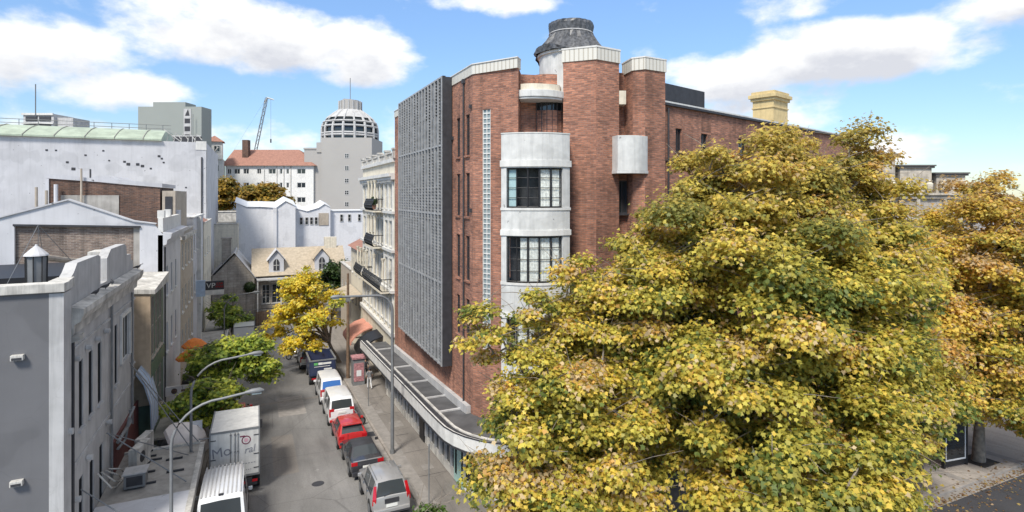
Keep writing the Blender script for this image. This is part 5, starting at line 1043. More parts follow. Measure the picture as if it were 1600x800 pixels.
loft_car('silver_suv', 'silver compact SUV with tall red tail lights parked nearest on the right kerb', 'car',
    [(0, .78, .80, .93, 'B', .93), (.05, .98, 1.0, .95, 'B', .97), (.09, 1.0, 1.03, .93, 'R', .985), (.30, 1.04, 1.60, .74, 'P', 1), (.5, 1.02, 1.66, .74, 'S', 1), (1.35, .98, 1.69, .75, 'P', 1), (1.45, .98, 1.69, .75, 'S', 1), (2.45, .96, 1.64, .74, 'P', 1), (2.55, .96, 1.62, .74, 'W', 1), (3.25, .95, 1.0, .84, 'B', 1), (4.0, .88, .92, .8, 'B', .97), (4.25, .70, .74, .8, 'B', .86)],
    m_silver, 1.80, .30, 'cars parked along the right kerb', (5.75, 26.1), 'high', 4.2, .34, (.78, 3.3), extra=suv_extra)
loft_car('black_convertible', 'black convertible with folded up fabric roof parked behind the silver SUV', 'car',
    [(0, .80, .83, .92, 'B', .90), (.05, .92, .96, .92, 'B', .97), (.65, .93, .99, .88, 'R', 1), (1.25, .95, 1.33, .70, 'P', 1), (1.5, .94, 1.38, .68, 'S', 1), (2.4, .92, 1.37, .68, 'P', 1), (2.5, .92, 1.34, .68, 'W', 1), (3.1, .90, .95, .82, 'B', 1), (3.9, .82, .86, .8, 'B', .97), (4.2, .62, .66, .8, 'B', .84)],
    m_bpaint, 1.78, .24, 'cars parked along the right kerb', (5.5, 30.9), 'low', 4.2, .32, (.85, 3.35), roofm=m_dark,
    extra=lambda C, hw: (MB().box(-hw*.85, hw*.85, .02, .10, .955, .985).build('boot_lip', m_silver, C, world=False), MB().box(-.3, .3, 1.0, 1.5, .9, 1.1).build('parcel_shelf', m_wcloth, C, world=False)))
def red_extra(C, hw):
    b = MB(); b.box(-hw*.7, hw*.7, .3, .5, 1.40, 1.45); b.build('spoiler', m_red, C, bevel=.01, world=False)
    b = MB(); b.tube([(-.3, .0, 1.0), (-.3, .0, .7)], .01); b.build('wiper', m_black, C, world=False)
loft_car('red_hatchback', 'bright red hatchback parked between the black convertible and a white van', 'car',
    [(0, .76, .80, .93, 'B', .92), (.05, .92, .97, .93, 'B', .97), (.12, .94, .99, .90, 'R', .99), (.62, .96, 1.40, .72, 'P', 1), (.9, .95, 1.45, .72, 'S', 1), (2.3, .92, 1.45, .72, 'P', 1), (2.4, .92, 1.43, .72, 'W', 1), (3.1, .90, .95, .84, 'B', 1), (3.8, .82, .86, .8, 'B', .97), (4.05, .64, .68, .8, 'B', .86)],
    m_red, 1.74, .26, 'cars parked along the right kerb', (5.4, 35.3), 'low', 4.05, .31, (.75, 3.25), extra=red_extra)
def van(name, label, loc, top=1.95, group='cars parked along the right kerb', L=4.6, gm=None, ribs=False, W=1.72, pm=None):
    def ex(C, hw):
        for sx in (-1, 1): b = MB(); b.box(sx*hw*.86, sx*hw*.975, -.02, .08, .75, 1.15); b.build('tail_lamp', m_tail, C, bevel=.01, world=False)
        b = MB(); b.box(-.012, .012, -.005, .05, .5, 1.1) if 0 else b.box(-hw*.8, hw*.8, -.006, .06, .60, .63); b.build('door_seam', m_dark, C, world=False)
        if ribs:
            b = MB(); [b.box(x-.03, x+.03, .35, L*.78, top+.012, top+.045) for x in [(-.75+i*.165)*hw*1.0 for i in range(10)]]; b.build('roof_rib', m_lgrey, C, world=False)
            b = MB(); b.box(-.09, .09, .3, .42, top+.0, top+.07); b.build('brake_lamp', m_dark, C, world=False)
        b = MB(); b.box(-hw*.80, hw*.80, -.03, .0, .28, .32); b.build('step', m_dark, C, world=False)
    sts = [(0, 1.12, 1.16, .97, 'B', .97), (.03, 1.14, 1.2, .955, 'R', .985), (.16, 1.16, top-.14, .86, 'B', 1), (.32, 1.15, top, .84, 'P', 1), (.5, 1.12, top+.02, .84, 'S' if not ribs else 'B', 1), (1.6, 1.12, top+.02, .84, 'P', 1), (1.75, 1.1, top+.02, .84, 'S', 1), (L*.62, 1.08, top, .84, 'P', 1), (L*.78, 1.06, top-.06, .82, 'W', 1), (L*.93, 1.02, 1.12, .86, 'B', .98), (L, .80, .85, .88, 'B', .9)]
    return loft_car(name, label, 'van', sts, pm or m_wpaint, W, .28, group, loc, 'van', L, .33, (.85, L-.95), gm, extra=ex)
van('white_van', 'white van with dark rear window parked just ahead of the red hatchback', (5.35, 39.8), 1.9)
van('white_van', 'white van with bright blue poster in its rear window behind the dark tipper truck', (5.3, 45.0), 1.95, gm=m_blueg)
van('white_van', 'tall white van with ribbed roof parked at the bottom left below the delivery truck', (-1.35, 26.4), 2.3, 'vehicles parked on the left side', 4.8, ribs=True, W=2.0)
# box delivery truck
def box_truck(name, label, loc, L=3.9, W=2.3, zb=.95, zt=3.3, group=None, detail=True):
    C = thing(name, label, 'truck', (0, 0, 0), 0, group); hw = W/2
    b = MB(); b.box(-hw, hw, 0, L, zb, zt); b.build('cargo_box', m_white if detail else m_wpaint, C, world=False, bevel=.03)
    b = MB(); b.box(-hw-.02, hw+.02, -.03, .03, zt-.07, zt+.02); b.box(-hw-.02, hw+.02, -.03, .03, zb-.06, zb+.04); b.box(-hw-.02, -hw+.05, -.025, .03, zb, zt); b.box(hw-.05, hw+.02, -.025, .03, zb, zt); b.box(-hw-.015, -hw+.05, 0, L, zt-.03, zt+.025); b.box(hw-.05, hw+.015, 0, L, zt-.03, zt+.025); b.build('edge_trim', m_steel, C, world=False)
    b = MB(); b.box(-.8, .8, -.1, L+1.4, .5, .8); b.box(-hw*.9, hw*.9, -.15, -.05, .45, .62); b.build('chassis', m_dark, C, world=False)
    b = MB(); b.box(-hw*.88, hw*.88, L+.15, L+1.75, .55, 1.5); b.yprism([(-hw*.88, 1.5), (hw*.88, 1.5), (hw*.78, 2.3), (-hw*.78, 2.3)], L+.2, L+1.4); b.build('cab', m_wpaint, C, world=False, bevel=.06)
    for y in (.9, L+1.1):
        for sx in (-1, 1): wheel(C, sx*(hw-.2), y, .4, .28 if y > 1 else .42, sx)
    for sx in (-1, 1):
        b = MB(); b.box(sx*(hw-.35), sx*(hw-.1), -.17, -.14, .62, .74); b.build('tail_light', m_tail, C, world=False)
        b = MB(); b.box(sx*hw*1.0, sx*(hw+.18), L+1.3, L+1.36, 1.6, 2.1); b.build('wing_mirror', m_dark, C, world=False)
    if detail:
        dr = MB(); dr.box(-.008, .008, -.012, -.0, zb+.05, zt-.1); [dr.box(s_*hw-.03 if s_ > 0 else s_*hw+.0, s_*hw if s_ > 0 else s_*hw+.03, -.02, 0, z, z+.06) for s_ in (-1, 1) for z in (1.3, 2.1, 2.9)]
        d_ = dr.build('door_gap', m_dark, C, world=False)
        for x in (-.18, .02, .16): b = MB(); b.tube([(x-.02, -.05, zb+.05), (x-.02, -.05, zt-.12)], .017, 6); [b.box(x-.06, x+.02, -.06, 0, z, z+.05) for z in (zb+.15, 1.5, 2.2, zt-.25)]; b.build('lock_bar', m_steel, C, world=False)
        for sx in (-1, 1):
            for z in (1.25, 1.95, 2.9): b = MB(); b.box(sx*(hw-.28), sx*(hw-.02), -.025, 0, z, z+.035); b.build('hinge', m_dark, C, world=False)
        e = Euler((R(90), R(-8), 0)); mt = plain('faded grey lettering', (.25, .25, .27), .7)
        text('Mo', .68, mt, 'lettering', C, (-.62, -.012, 2.28), Euler((R(90), R(-6), 0)), False); text('ral', .5, mt, 'lettering', C, (.66, -.012, 2.22), Euler((R(90), R(-8), 0)), False, shear=.3)
        b = MB(); n_ = 20
        vs = [(.52+r_*math.cos(2*math.pi*i/n_), -.012, 2.72+r_*math.sin(2*math.pi*i/n_)) for r_ in (.17, .22) for i in range(n_)]; b.add(vs, [(i, (i+1) % n_, n_+(i+1) % n_, n_+i) for i in range(n_)]); b.box(.22, .46, -.014, -.005, 2.90, 2.96); b.build('ring_logo', m_brickd if 0 else plain('maroon logo', (.16, .02, .05), .5), C, world=False, fixn=False)
        b = MB(); b.ycyl(.52, 2.72, .10, -.013, -.005); b.build('logo_centre', plain('pink logo', (.6, .35, .4), .5), C, world=False)
        b = MB(); [b.box(-.95+i*.13, -.87+i*.13, -.008, -.001, 1.52, 1.56) for i in range(15)]; [b.box(-.1+i*.1, -.04+i*.1, -.008, -.001, 1.2, 1.23) for i in range(9)]; b.build('small_print', mt, C, world=False)
        b = MB(); b.tube([(-hw, .3, 3.0), (-hw-.5, .3, 3.02)], .03, 5); b.build('side_bracket', m_steel, C, world=False)
    x, y = loc; C.location = (x, y, ground(y)+.005); C.rotation_euler = (math.atan(SLOPE), 0, 0); return C
box_truck('delivery_truck', 'white box delivery truck with faded lettering on its rear doors', (-.98, 32.0), group='vehicles parked on the left side')
box_truck('small_truck', 'small plain white box truck farther up the left side beyond the green trees', (-1.2, 68.5), 3.6, 2.1, .9, 3.0, 'vehicles parked on the left side', False)
# tipper
C = thing('tipper_truck', 'dark navy open tipper truck with white lettering panels on its tailgate', 'truck', (0, 0, 0), 0, 'cars parked along the right kerb')
b = MB(); b.box(-1.08, -1.0, 0, 3.6, .95, 2.25); b.box(1.0, 1.08, 0, 3.6, .95, 2.25); b.box(-1.08, 1.08, 3.55, 3.65, .95, 2.4); b.box(-1.08, 1.08, 0, 3.6, .9, 1.0); b.build('tray', m_navy, C, world=False)
b = MB(); b.box(-1.0, 1.0, -.05, .03, .95, 2.15); b.build('tailgate', m_navy, C, world=False)
b = MB(); b.box(-1.12, 1.12, -.08, .06, 2.15, 2.25); b.box(-1.12, -.98, 0, 3.65, 2.25, 2.32); b.box(.98, 1.12, 0, 3.65, 2.25, 2.32); b.build('rim_rail', m_steel, C, world=False)
b = MB(); b.box(-.72, -.4, -.06, -.052, 1.82, 2.02); b.build('sticker', plain('green sticker', (.12, .4, .12), .5), C, world=False)
b = MB(); b.box(-.36, 0, -.06, -.052, 1.82, 2.02); b.box(.02, .7, -.06, -.052, 1.84, 2.0); b.box(.1, .75, -.06, -.052, 1.38, 1.5); b.box(.1, .55, -.06, -.052, 1.2, 1.3); b.box(-.7, .6, -.06, -.052, 1.66, 1.7); b.build('lettering_panel', m_plate, C, world=False)
b = MB(); b.box(-.9, .9, .1, 5.4, .5, .9); b.build('chassis', m_dark, C, world=False); b = MB(); b.box(-.95, .95, 3.8, 5.4, .6, 1.5); b.yprism([(-.95, 1.5), (.95, 1.5), (.85, 2.2), (-.85, 2.2)], 3.85, 5.1); b.build('cab', m_wpaint, C, bevel=.06, world=False)
b = MB(); b.box(-.95, .95, .3, 3.3, 1.0, 1.5); b.build('load', m_wood, C, world=False)
for sx in (-1, 1):
    wheel(C, sx*.85, 1.0, .38, .4, sx); wheel(C, sx*.85, 4.7, .38, .25, sx); b = MB(); b.box(sx*.55, sx*.9, -.04, 0, .62, .75); b.build('tail_light', m_tail, C, world=False); b = MB(); b.box(sx*1.0, sx*1.25, 4.9, 4.96, 1.4, 1.8); b.build('wing_mirror', m_dark, C, world=False)
C.location = (5.25, 51.0, ground(51)); C.rotation_euler = (math.atan(SLOPE), 0, 0)
hatch = [(0, .76, .80, .93, 'B', .92), (.05, .92, .97, .93, 'B', .97), (.12, .94, .99, .90, 'R', .99), (.62, .96, 1.40, .72, 'P', 1), (.9, .95, 1.47, .72, 'S', 1), (2.3, .92, 1.47, .72, 'P', 1), (2.4, .92, 1.44, .72, 'W', 1), (3.1, .90, .95, .84, 'B', 1), (3.8, .82, .86, .8, 'B', .97), (4.05, .64, .68, .8, 'B', .86)]
van('white_van', 'white van parked in front of the tipper truck under the yellow tree', (4.7, 57.6), 1.9)
loft_car('grey_hatchback', 'silver grey hatchback second from the far end under the yellow tree', 'car', hatch, m_silver, 1.74, .26, 'cars parked along the right kerb', (4.6, 63.2))
loft_car('dark_hatchback', 'dark hatchback farthest up the right kerb', 'car', hatch, m_bpaint, 1.74, .26, 'cars parked along the right kerb', (4.5, 68.6))
loft_car('red_hatchback', 'red and white car half hidden beyond the delivery truck', 'car', hatch, m_red, 1.74, .26, 'vehicles parked on the left side', (-1.3, 41.5))
loft_car('white_hatchback', 'white car parked beyond the small box truck at the far left', 'car', hatch, m_wpaint, 1.74, .26, 'vehicles parked on the left side', (-1.4, 75.5))
loft_car('dark_hatchback', 'dark car parked across the far end of the street', 'car', hatch, m_bpaint, 1.74, .26, None, (5.5, 84.5)).rotation_euler = (0, 0, R(-90))
def motorbike(x, y, lab, mt, grp, lean=8, rz=60):
    C = thing('motorbike', lab, 'motorbike', (0, 0, 0), 0, grp)
    for yy in (.3, 1.6): 
        b = MB(); vs = []; n_ = 20
        b.xcyl(yy, .3, .3, -.05, .05, 18); wo = b.build('wheel', m_rubber, C, world=False); b = MB(); b.xcyl(yy, .3, .19, -.06, .06, 14); b.build('rim', m_steel, wo, world=False)
    b = MB(); b.tube([(0, .2, .75), (0, .6, .72), (0, .95, .78), (0, 1.2, .9)], [.06, .15, .2, .1], 8); b.tube([(0, .5, .4), (0, 1.1, .35)], .16, 8); b.build('body', mt, C, smooth=True, world=False)
    b = MB(); b.tube([(0, .25, .85), (0, .8, .88)], [.1, .13], 8); b.build('seat', m_black, C, world=False)
    b = MB(); b.tube([(0, 1.25, .95), (0, 1.6, .3)], .035, 6); b.tube([(-.35, 1.15, 1.05), (0, 1.25, .98), (.35, 1.15, 1.05)], .02, 6); b.tube([(-.35, 1.2, 1.05), (-.42, 1.22, 1.25)], .015, 5); b.tube([(.35, 1.2, 1.05), (.42, 1.22, 1.25)], .015, 5); b.build('handlebar', m_steel, C, world=False)
    b = MB(); b.tube([(0, 1.3, .85), (0, 1.42, .85)], .09, 8); b.build('headlight', m_chrome, C, world=False)
    C.location = (x, y, ground(y)); C.rotation_euler = (0, R(lean), R(rz)); return C
motorbike(-.2, 44.2, 'motorbike parked beside the green tree on the left, nearest', m_steel, 'motorbikes by the green tree', 8, 115)
motorbike(-.2, 45.3, 'motorbike parked beside the green tree on the left, second', m_bpaint, 'motorbikes by the green tree', 8, 115)
motorbike(-.3, 43.0, 'red motorbike between the delivery truck and the green tree', m_red, 'motorbikes by the green tree', 8, 115)
motorbike(5.0, 39.2, 'motorbike squeezed between the red hatchback and the white van', m_bpaint, None, 6, -80)
motorbike(4.6, 62.4, 'motorbike under the yellow tree beside the parked cars', m_bpaint, None, 8, 70)

# ================================================================ street furniture
def lamp(x, y, h, arm, dirx, lab, grp, rad=.085, curve=1.7):
    z = ground(y)+.13; Lm = thing('street_lamp', lab, 'street lamp', (x, y, z), 0, grp)
    b = MB(); b.tube([(x, y, z), (x, y, z+h*.45), (x, y, z+h-curve)], [rad*1.25, rad*1.1, rad], 10); b.tube([(x, y, z), (x, y, z+.25)], rad*1.7, 10); b.build('pole', m_steel, Lm, smooth=True)
    pts = [(x, y, z+h-curve)]
    for i in range(1, 9): t_ = math.pi/2*i/8; pts.append((x+dirx*curve*(1-math.cos(t_)), y, z+h-curve+curve*.93*math.sin(t_)))
    pts.append((x+dirx*arm, y, z+h))
    b = MB(); b.tube(pts, [rad]*3+[rad*.8]*7, 10); b.build('arm', m_steel, Lm, smooth=True)
    xe = x+dirx*arm; b = MB(); b.tube([(xe-dirx*.1, y, z+h), (xe+dirx*.15, y, z+h+.02), (xe+dirx*.45, y, z+h+.02), (xe+dirx*.6, y, z+h)], [.05, .1, .11, .04], 10); b.build('lamp_head', m_steel, Lm, smooth=True)
    b = MB(); b.box(min(xe+dirx*.15, xe+dirx*.5), max(xe+dirx*.15, xe+dirx*.5), y-.07, y+.07, z+h-.11, z+h-.05); b.build('lens', m_gblock, Lm)
lamp(-2.95, 25.0, 6.9, 2.65, 1, 'curved arm street lamp in the left foreground arching over the delivery truck', 'street lamps on the left kerb', .06)
lamp(-2.95, 32.2, 7.0, 2.7, 1, 'curved arm street lamp standing behind the white delivery truck', 'street lamps on the left kerb', .062)
lamp(-2.95, 64.5, 7.0, 2.7, 1, 'curved arm street lamp near the black blade sign', 'street lamps on the left kerb', .062)
lamp(7.35, 33.3, 9.5, 2.9, -1, 'tall galvanised street lamp on the right kerb before the canopy', None, .085, 1.0)
PL = thing('utility_pole', 'tall brown timber utility pole on the right footpath', 'pole', (7.5, 52, ground(52))); b = MB(); b.tube([(7.5, 52, ground(52)), (7.5, 52, -7.0)], [.16, .1], 10); b.build('pole', m_wood, PL); b = MB(); b.box(7.3, 7.7, 51.85, 52.0, -9.5, -9.0); b.build('bracket', m_steel, PL)
def signpost(x, y, h, lab, w_=.0, face=None, grp='sign posts on the footpaths', mat=None):
    z = ground(y)+.13; S = thing('sign_post', lab, 'sign post', (x, y, z), 0, grp); b = MB(); b.tube([(x, y, z), (x, y, z+h)], .03, 8); b.build('post', m_steel, S)
    if face: b = MB(); b.box(x-face[0]/2, x+face[0]/2, y-.05, y-.035, z+h-face[1], z+h); b.build('plate', mat or m_wpaint, S)
signpost(7.6, 26.4, 2.9, 'bare steel parking sign post nearest the camera on the right footpath', face=(.06, .4), mat=m_steel)
signpost(7.7, 43.0, 2.6, 'thin sign post beside the white vans', face=(.05, .4), mat=m_steel)
signpost(-2.9, 34.8, 3.2, 'sign post with white plate behind the delivery truck', face=(.5, .75))
K_ = thing('poster_kiosk', 'phone kiosk with pink and red posters beside the utility pole', 'kiosk', (7.9, 49.5, ground(49.5)+.13)); z = ground(49.5)+.13
b = MB(); b.box(7.5, 8.5, 49.2, 50.1, z, z+2.25); b.build('cabinet', m_steel, K_, bevel=.03); b = MB(); b.box(7.58, 8.42, 49.17, 49.2, z+.35, z+1.9); b.build('poster', m_pink, K_); b = MB(); b.box(7.45, 8.55, 49.1, 50.2, z+2.25, z+2.4); b.build('roof', m_pink, K_); b = MB(); b.box(7.8, 8.2, 49.15, 49.17, z+.8, z+1.3); b.build('poster_picture', m_wpaint, K_)
for i, (x, lab) in enumerate(((-2.9, 'red newspaper style box behind the delivery truck'), )):
    Bx = thing('red_bin', 'red and white banner stand behind the delivery truck on the footpath', 'banner', (-3.4, 36, ground(36)+.13)); z = ground(36)+.13
    b = MB(); b.box(-3.75, -3.25, 35.9, 36.0, z, z+1.9); b.build('banner', m_flower, Bx); b = MB(); b.box(-3.75, -3.25, 35.88, 35.9, z, z+.9); b.build('red_panel', m_red, Bx)
for i, (x, y, lab) in enumerate(((-4.4, 38.6, 'nearest round cafe table with chairs on the left footpath'), (-4.2, 47.2, 'cafe table under the orange umbrellas'))):
    Tt = thing('cafe_table', lab, 'table', (x, y, ground(y)+.13), 0, 'cafe tables'); z = ground(y)+.13; b = MB(); b.lathe([(.4, z+.72), (.4, z+.75)], x, y, 18); b.build('tabletop', m_wood, Tt); b = MB(); b.tube([(x, y, z), (x, y, z+.72)], .04); b.build('leg', m_dark, Tt)
# street wires
for i, (a_, c_) in enumerate((((-2.6, 64.5, -11.6), (8, 58, -10.8)), ((-1, 87, -11.3), (7.5, 52, -8.6)), ((-.5, 45, -9.6), (7.4, 52, -9.2)))):
    pts = [Vector(a_).lerp(Vector(c_), k/8)-Vector((0, 0, .35*math.sin(math.pi*k/8))) for k in range(9)]; tag(MB().tube(pts, .012, 4).build('overhead_wire', m_steel), ('overhead wire from the far left lamp to the terrace', 'overhead wire from the stone house to the timber pole', 'overhead wire crossing the street before the timber pole')[i], 'wire', 'overhead wires')
# bus stop advertising frame, bin, bike hoop, tree pits
AF = thing('advertising_panel', 'black framed advertising panel on the plaza kerb under the orange tree', 'panel', (33.5, 17.6, ground(17))); z = ground(17.5)+.13
f_ = (32.9, 17.6, z, R(-8)); b = MB(f_); b.box(0, .1, -.08, .08, 0, 2.6); b.box(1.6, 1.7, -.08, .08, 0, 2.6); b.box(.1, 1.6, -.08, .08, .12, .35); b.box(.1, 1.6, -.08, .08, 2.45, 2.6); b.build('frame', m_black, AF); b = MB(f_); b.box(.12, 1.58, -.05, .05, .36, 2.44); b.build('glass', m_glass, AF); b = MB(f_); b.box(.12, .18, -.07, -.051, .36, 2.4); b.box(1.5, 1.56, -.07, -.051, .36, 2.4); b.box(.18, 1.5, -.07, -.051, .36, .44); b.build('inner_border', m_wpaint, AF)
b = MB(f_); b.box(-2.2, -1.3, .0, .5, 0, 1.3); BN = tag(b.build('litter_bin', m_black, bevel=.04), 'black litter bin left of the advertising panel', 'bin')
SH = thing('bus_shelter', 'grey bus shelter frame with slatted back beyond the advertising panel', 'bus shelter', (36, 19.5, ground(19))); f_ = (34.8, 19.3, z, 0); b = MB(f_); [b.box(x, x+.08, 0, .08, 0, 2.4) for x in (0, 1.6, 3.2, 4.8)]; [b.box(x, x+.08, 1.4, 1.48, 0, 2.4) for x in (0, 4.8)]; b.build('post', m_steel, SH); b = MB(f_); b.box(-.2, 5.1, -.2, 1.7, 2.4, 2.5); b.build('roof', m_dark, SH); b = MB(f_); b.box(.1, 4.8, 1.42, 1.45, .3, 2.2); b.build('glass', m_glassc, SH); b = MB(f_); b.box(.5, 4.3, .9, 1.2, .42, .48); b.build('bench', m_wood, SH)
HP = tag(MB().tube([(24.3+.0, 16.75, ground(17)+.1), (24.3, 16.75, ground(17)+.75), (24.42, 16.72, ground(17)+.92), (24.7, 16.7, ground(17)+.98), (24.98, 16.66, ground(17)+.92), (25.1, 16.65, ground(17)+.75), (25.1, 16.65, ground(17)+.1)], .035, 8).build('bicycle_hoop', m_steel), 'curved steel bicycle hoop on the plaza paving', 'bike rack')
for (x, y) in ((25.9, 17.6), (27.6, 18.5), (30.8, 18.4), (35.6, 17.3)):
    struct(MB().prism([(x-.75, y-.65), (x+.75, y-.65), (x+.75, y+.65), (x-.75, y+.65)], lambda x, y: ground(y)+.1, lambda x, y: ground(y)+.1385).build('tree_pit', m_soil))

for i, (x, y) in enumerate(((3.0, 31.5), (1.8, 56.0))):
    struct(MB().prism([(x+.32*math.cos(t_), y+.32*math.sin(t_)) for t_ in [k*math.pi/10 for k in range(20)]], lambda x, y: ground(y)-.02, lambda x, y: ground(y)+.008).build('manhole_cover', m_dark))
for (x0, x1, y0, y1) in ((8.4, 9.0, 30.2, 30.9), (7.98, 8.4, 41, 41.8), (8.2, 9.0, 36.0, 36.06), (7.96, 9.5, 33.0, 33.03), (7.96, 9.5, 29.5, 29.53), (7.96, 9.5, 40.5, 40.53), (7.96, 9.5, 45.0, 45.03)): strip('footpath_joint', x0, x1, y0, y1, .1365, m_gutter if x1-x0 < .7 and y1-y0 > .1 else m_dark)
strip('drain_grate', 6.6, 7.1, 37.0, 37.9, .009, m_dark); strip('trench_patch', -1.8, 6.6, 47.6, 48.1, .006, m_road2 if 0 else m_foot)
# ================================================================ people
def person(label, loc, rz, top, bottom, hair_c, stride=.22, bag=False):
    Pp = thing('person', label, 'person', (0, 0, 0))
    J = {'pel': (0, 0, .95), 'w': (0, 0, 1.12), 'ch': (0, .0, 1.32), 'nk': (0, 0, 1.49), 'hd': (0, .01, 1.60), 'hd2': (0, .015, 1.73),
         'sl': (-.19, 0, 1.43), 'el': (-.25, -.06, 1.16), 'hl': (-.25, .08, .93), 'fl': (-.25, .12, .84), 'sr': (.19, 0, 1.43), 'er': (.25, .02, 1.16), 'hr': (.24, .12, .95), 'fr': (.24, .15, .86),
         'tl': (-.10, 0, .90), 'kl': (-.11, stride*.55, .50), 'al': (-.11, stride*.6, .09), 'ol': (-.11, stride*.6+.19, .04), 'tr': (.10, 0, .90), 'kr': (.11, -stride*.1, .49), 'ar': (.11, -stride*1.1, .12), 'or': (.11, -stride*1.1+.16, .03)}
    E_ = [('pel', 'w'), ('w', 'ch'), ('ch', 'nk'), ('nk', 'hd'), ('hd', 'hd2'), ('ch', 'sl'), ('sl', 'el'), ('el', 'hl'), ('hl', 'fl'), ('ch', 'sr'), ('sr', 'er'), ('er', 'hr'), ('hr', 'fr'), ('pel', 'tl'), ('tl', 'kl'), ('kl', 'al'), ('al', 'ol'), ('pel', 'tr'), ('tr', 'kr'), ('kr', 'ar'), ('ar', 'or')]
    Rr = {'pel': (.16, .11), 'w': (.15, .10), 'ch': (.17, .11), 'nk': (.06, .06), 'hd': (.085, .095), 'hd2': (.075, .085), 'sl': (.07, .07), 'sr': (.07, .07), 'el': (.048,)*2, 'er': (.048,)*2, 'hl': (.035,)*2, 'hr': (.035,)*2, 'fl': (.03, .02), 'fr': (.03, .02), 'tl': (.10, .10), 'tr': (.10, .10), 'kl': (.062,)*2, 'kr': (.062,)*2, 'al': (.04,)*2, 'ar': (.04,)*2, 'ol': (.035, .03), 'or': (.035, .03)}
    ks = list(J); me = bpy.data.meshes.new('b'); me.from_pydata([J[k] for k in ks], [(ks.index(a), ks.index(c)) for a, c in E_], []); o = bpy.data.objects.new('b', me); COL.objects.link(o)
    md = o.modifiers.new('s', 'SKIN'); sk = me.skin_vertices[0] if me.skin_vertices else None
    if sk is None:
        bm = bmesh.new(); bm.from_mesh(me); bm.verts.layers.skin.verify(); bm.to_mesh(me); bm.free(); sk = me.skin_vertices[0]
    for i, k in enumerate(ks): sk.data[i].radius = Rr[k]; sk.data[i].use_root = (k == 'pel')
    sb = o.modifiers.new('u', 'SUBSURF'); sb.levels = 2; sb.render_levels = 2
    bpy.context.view_layer.update(); m2 = bpy.data.meshes.new_from_object(o.evaluated_get(bpy.context.evaluated_depsgraph_get())); bpy.data.objects.remove(o)
    m2.name = 'person'; m2.materials.clear()
    for mm in (m_skin, top, bottom, m_dcloth): m2.materials.append(mm)
    for p in m2.polygons:
        c_ = p.center; p.material_index = 3 if c_.z < .1 else 2 if c_.z < .98 and abs(c_.x) < .2 else 1 if 1.0 <= c_.z < 1.49 and not (abs(c_.x) > .2 and c_.z < 1.2) else 0
    m2.shade_smooth(); bo = bpy.data.objects.new('body', m2); COL.objects.link(bo); bo.parent = Pp
    b = MB(); b.lathe([(.0, 1.80), (.05, 1.80), (.09, 1.76), (.1, 1.68), (.095, 1.6), (.07, 1.56)], 0, -.012, 14); b.build('hair', hair_c, Pp, smooth=True, world=False)
    if bag: b = MB(); b.box(-.2, .16, -.22, -.12, .78, 1.18); b.build('bag', m_wcloth, Pp, bevel=.03, world=False)
    Pp.location = (loc[0], loc[1], ground(loc[1])+.13); Pp.rotation_euler = (0, 0, rz)
person('person in a grey top and white shorts walking up the right footpath', (8.6, 47.6), R(5), m_gcloth, m_wcloth, m_dcloth)
person('person in dark clothes ahead of the one in white shorts, near the canopy end', (8.9, 51.2), R(160), m_dcloth, m_dcloth, m_black, .15)

# ================================================================ trees
def crown_points(blobs_, dens, seed):
    """blobs (cx,cy,cz, rx,ry,rz, nclumps, clump radius)"""
    r_ = np.random.RandomState(seed); P, N_, CI, QZ = [], [], [], []; ci = 0
    for (cx, cy, cz, rx, ry, rz, nc, cr) in blobs_:
        for k in range(nc):
            d = r_.normal(size=3); d /= np.linalg.norm(d); rad = r_.uniform(.62, 1.0) if r_.rand() < .8 else r_.uniform(.2, .62)
            c = np.array([cx+rx*d[0]*rad, cy+ry*d[1]*rad, cz+rz*d[2]*rad]); cs = cr*r_.uniform(.65, 1.25); n = int(dens*cs*cs)+8
            q = r_.normal(size=(n, 3)); q /= np.linalg.norm(q, axis=1, keepdims=True); q[:, 2] = np.where(q[:, 2] < -.35, -q[:, 2]*.6, q[:, 2])
            rr_ = r_.uniform(.35, 1.0, (n, 1))**.6*(1+.25*r_.normal(size=(n, 1)).clip(-1.5, 1.5)); p = c+q*rr_*np.array([cs, cs, cs*r_.uniform(.6, .95)]); QZ.append(q[:, 2]*rr_[:, 0])
            nn = q*.55+np.array([0, 0, .75])+r_.normal(size=(n, 3))*.45+d*.3; P.append(p); N_.append(nn); CI.append(np.full(n, ci)); ci += 1
    P = np.concatenate(P); N_ = np.concatenate(N_); N_ /= np.linalg.norm(N_, axis=1, keepdims=True); return P, N_, np.concatenate(CI), ci, np.concatenate(QZ)
def limbs(mb, base, tips, r0, seed, wig=.25):
    r_ = random.Random(seed); base = Vector(base)
    for t_, rr_, rt in tips:
        t_ = Vector(t_); a = Vector(rr_) ; pts = []; n_ = 9
        for i in range(n_+1):
            s_ = i/n_; p = a.lerp(t_, s_); p.z += .18*(t_-a).length*math.sin(math.pi*s_)*.5*(1-s_); 
            if 0 < i: p += Vector((r_.uniform(-1, 1), r_.uniform(-1, 1), r_.uniform(-1, 1)))*wig*s_
            pts.append(p)
        mb.tube(pts, [rt*(1-s_/n_)**.8+.012 for s_ in range(n_+1)], 7)
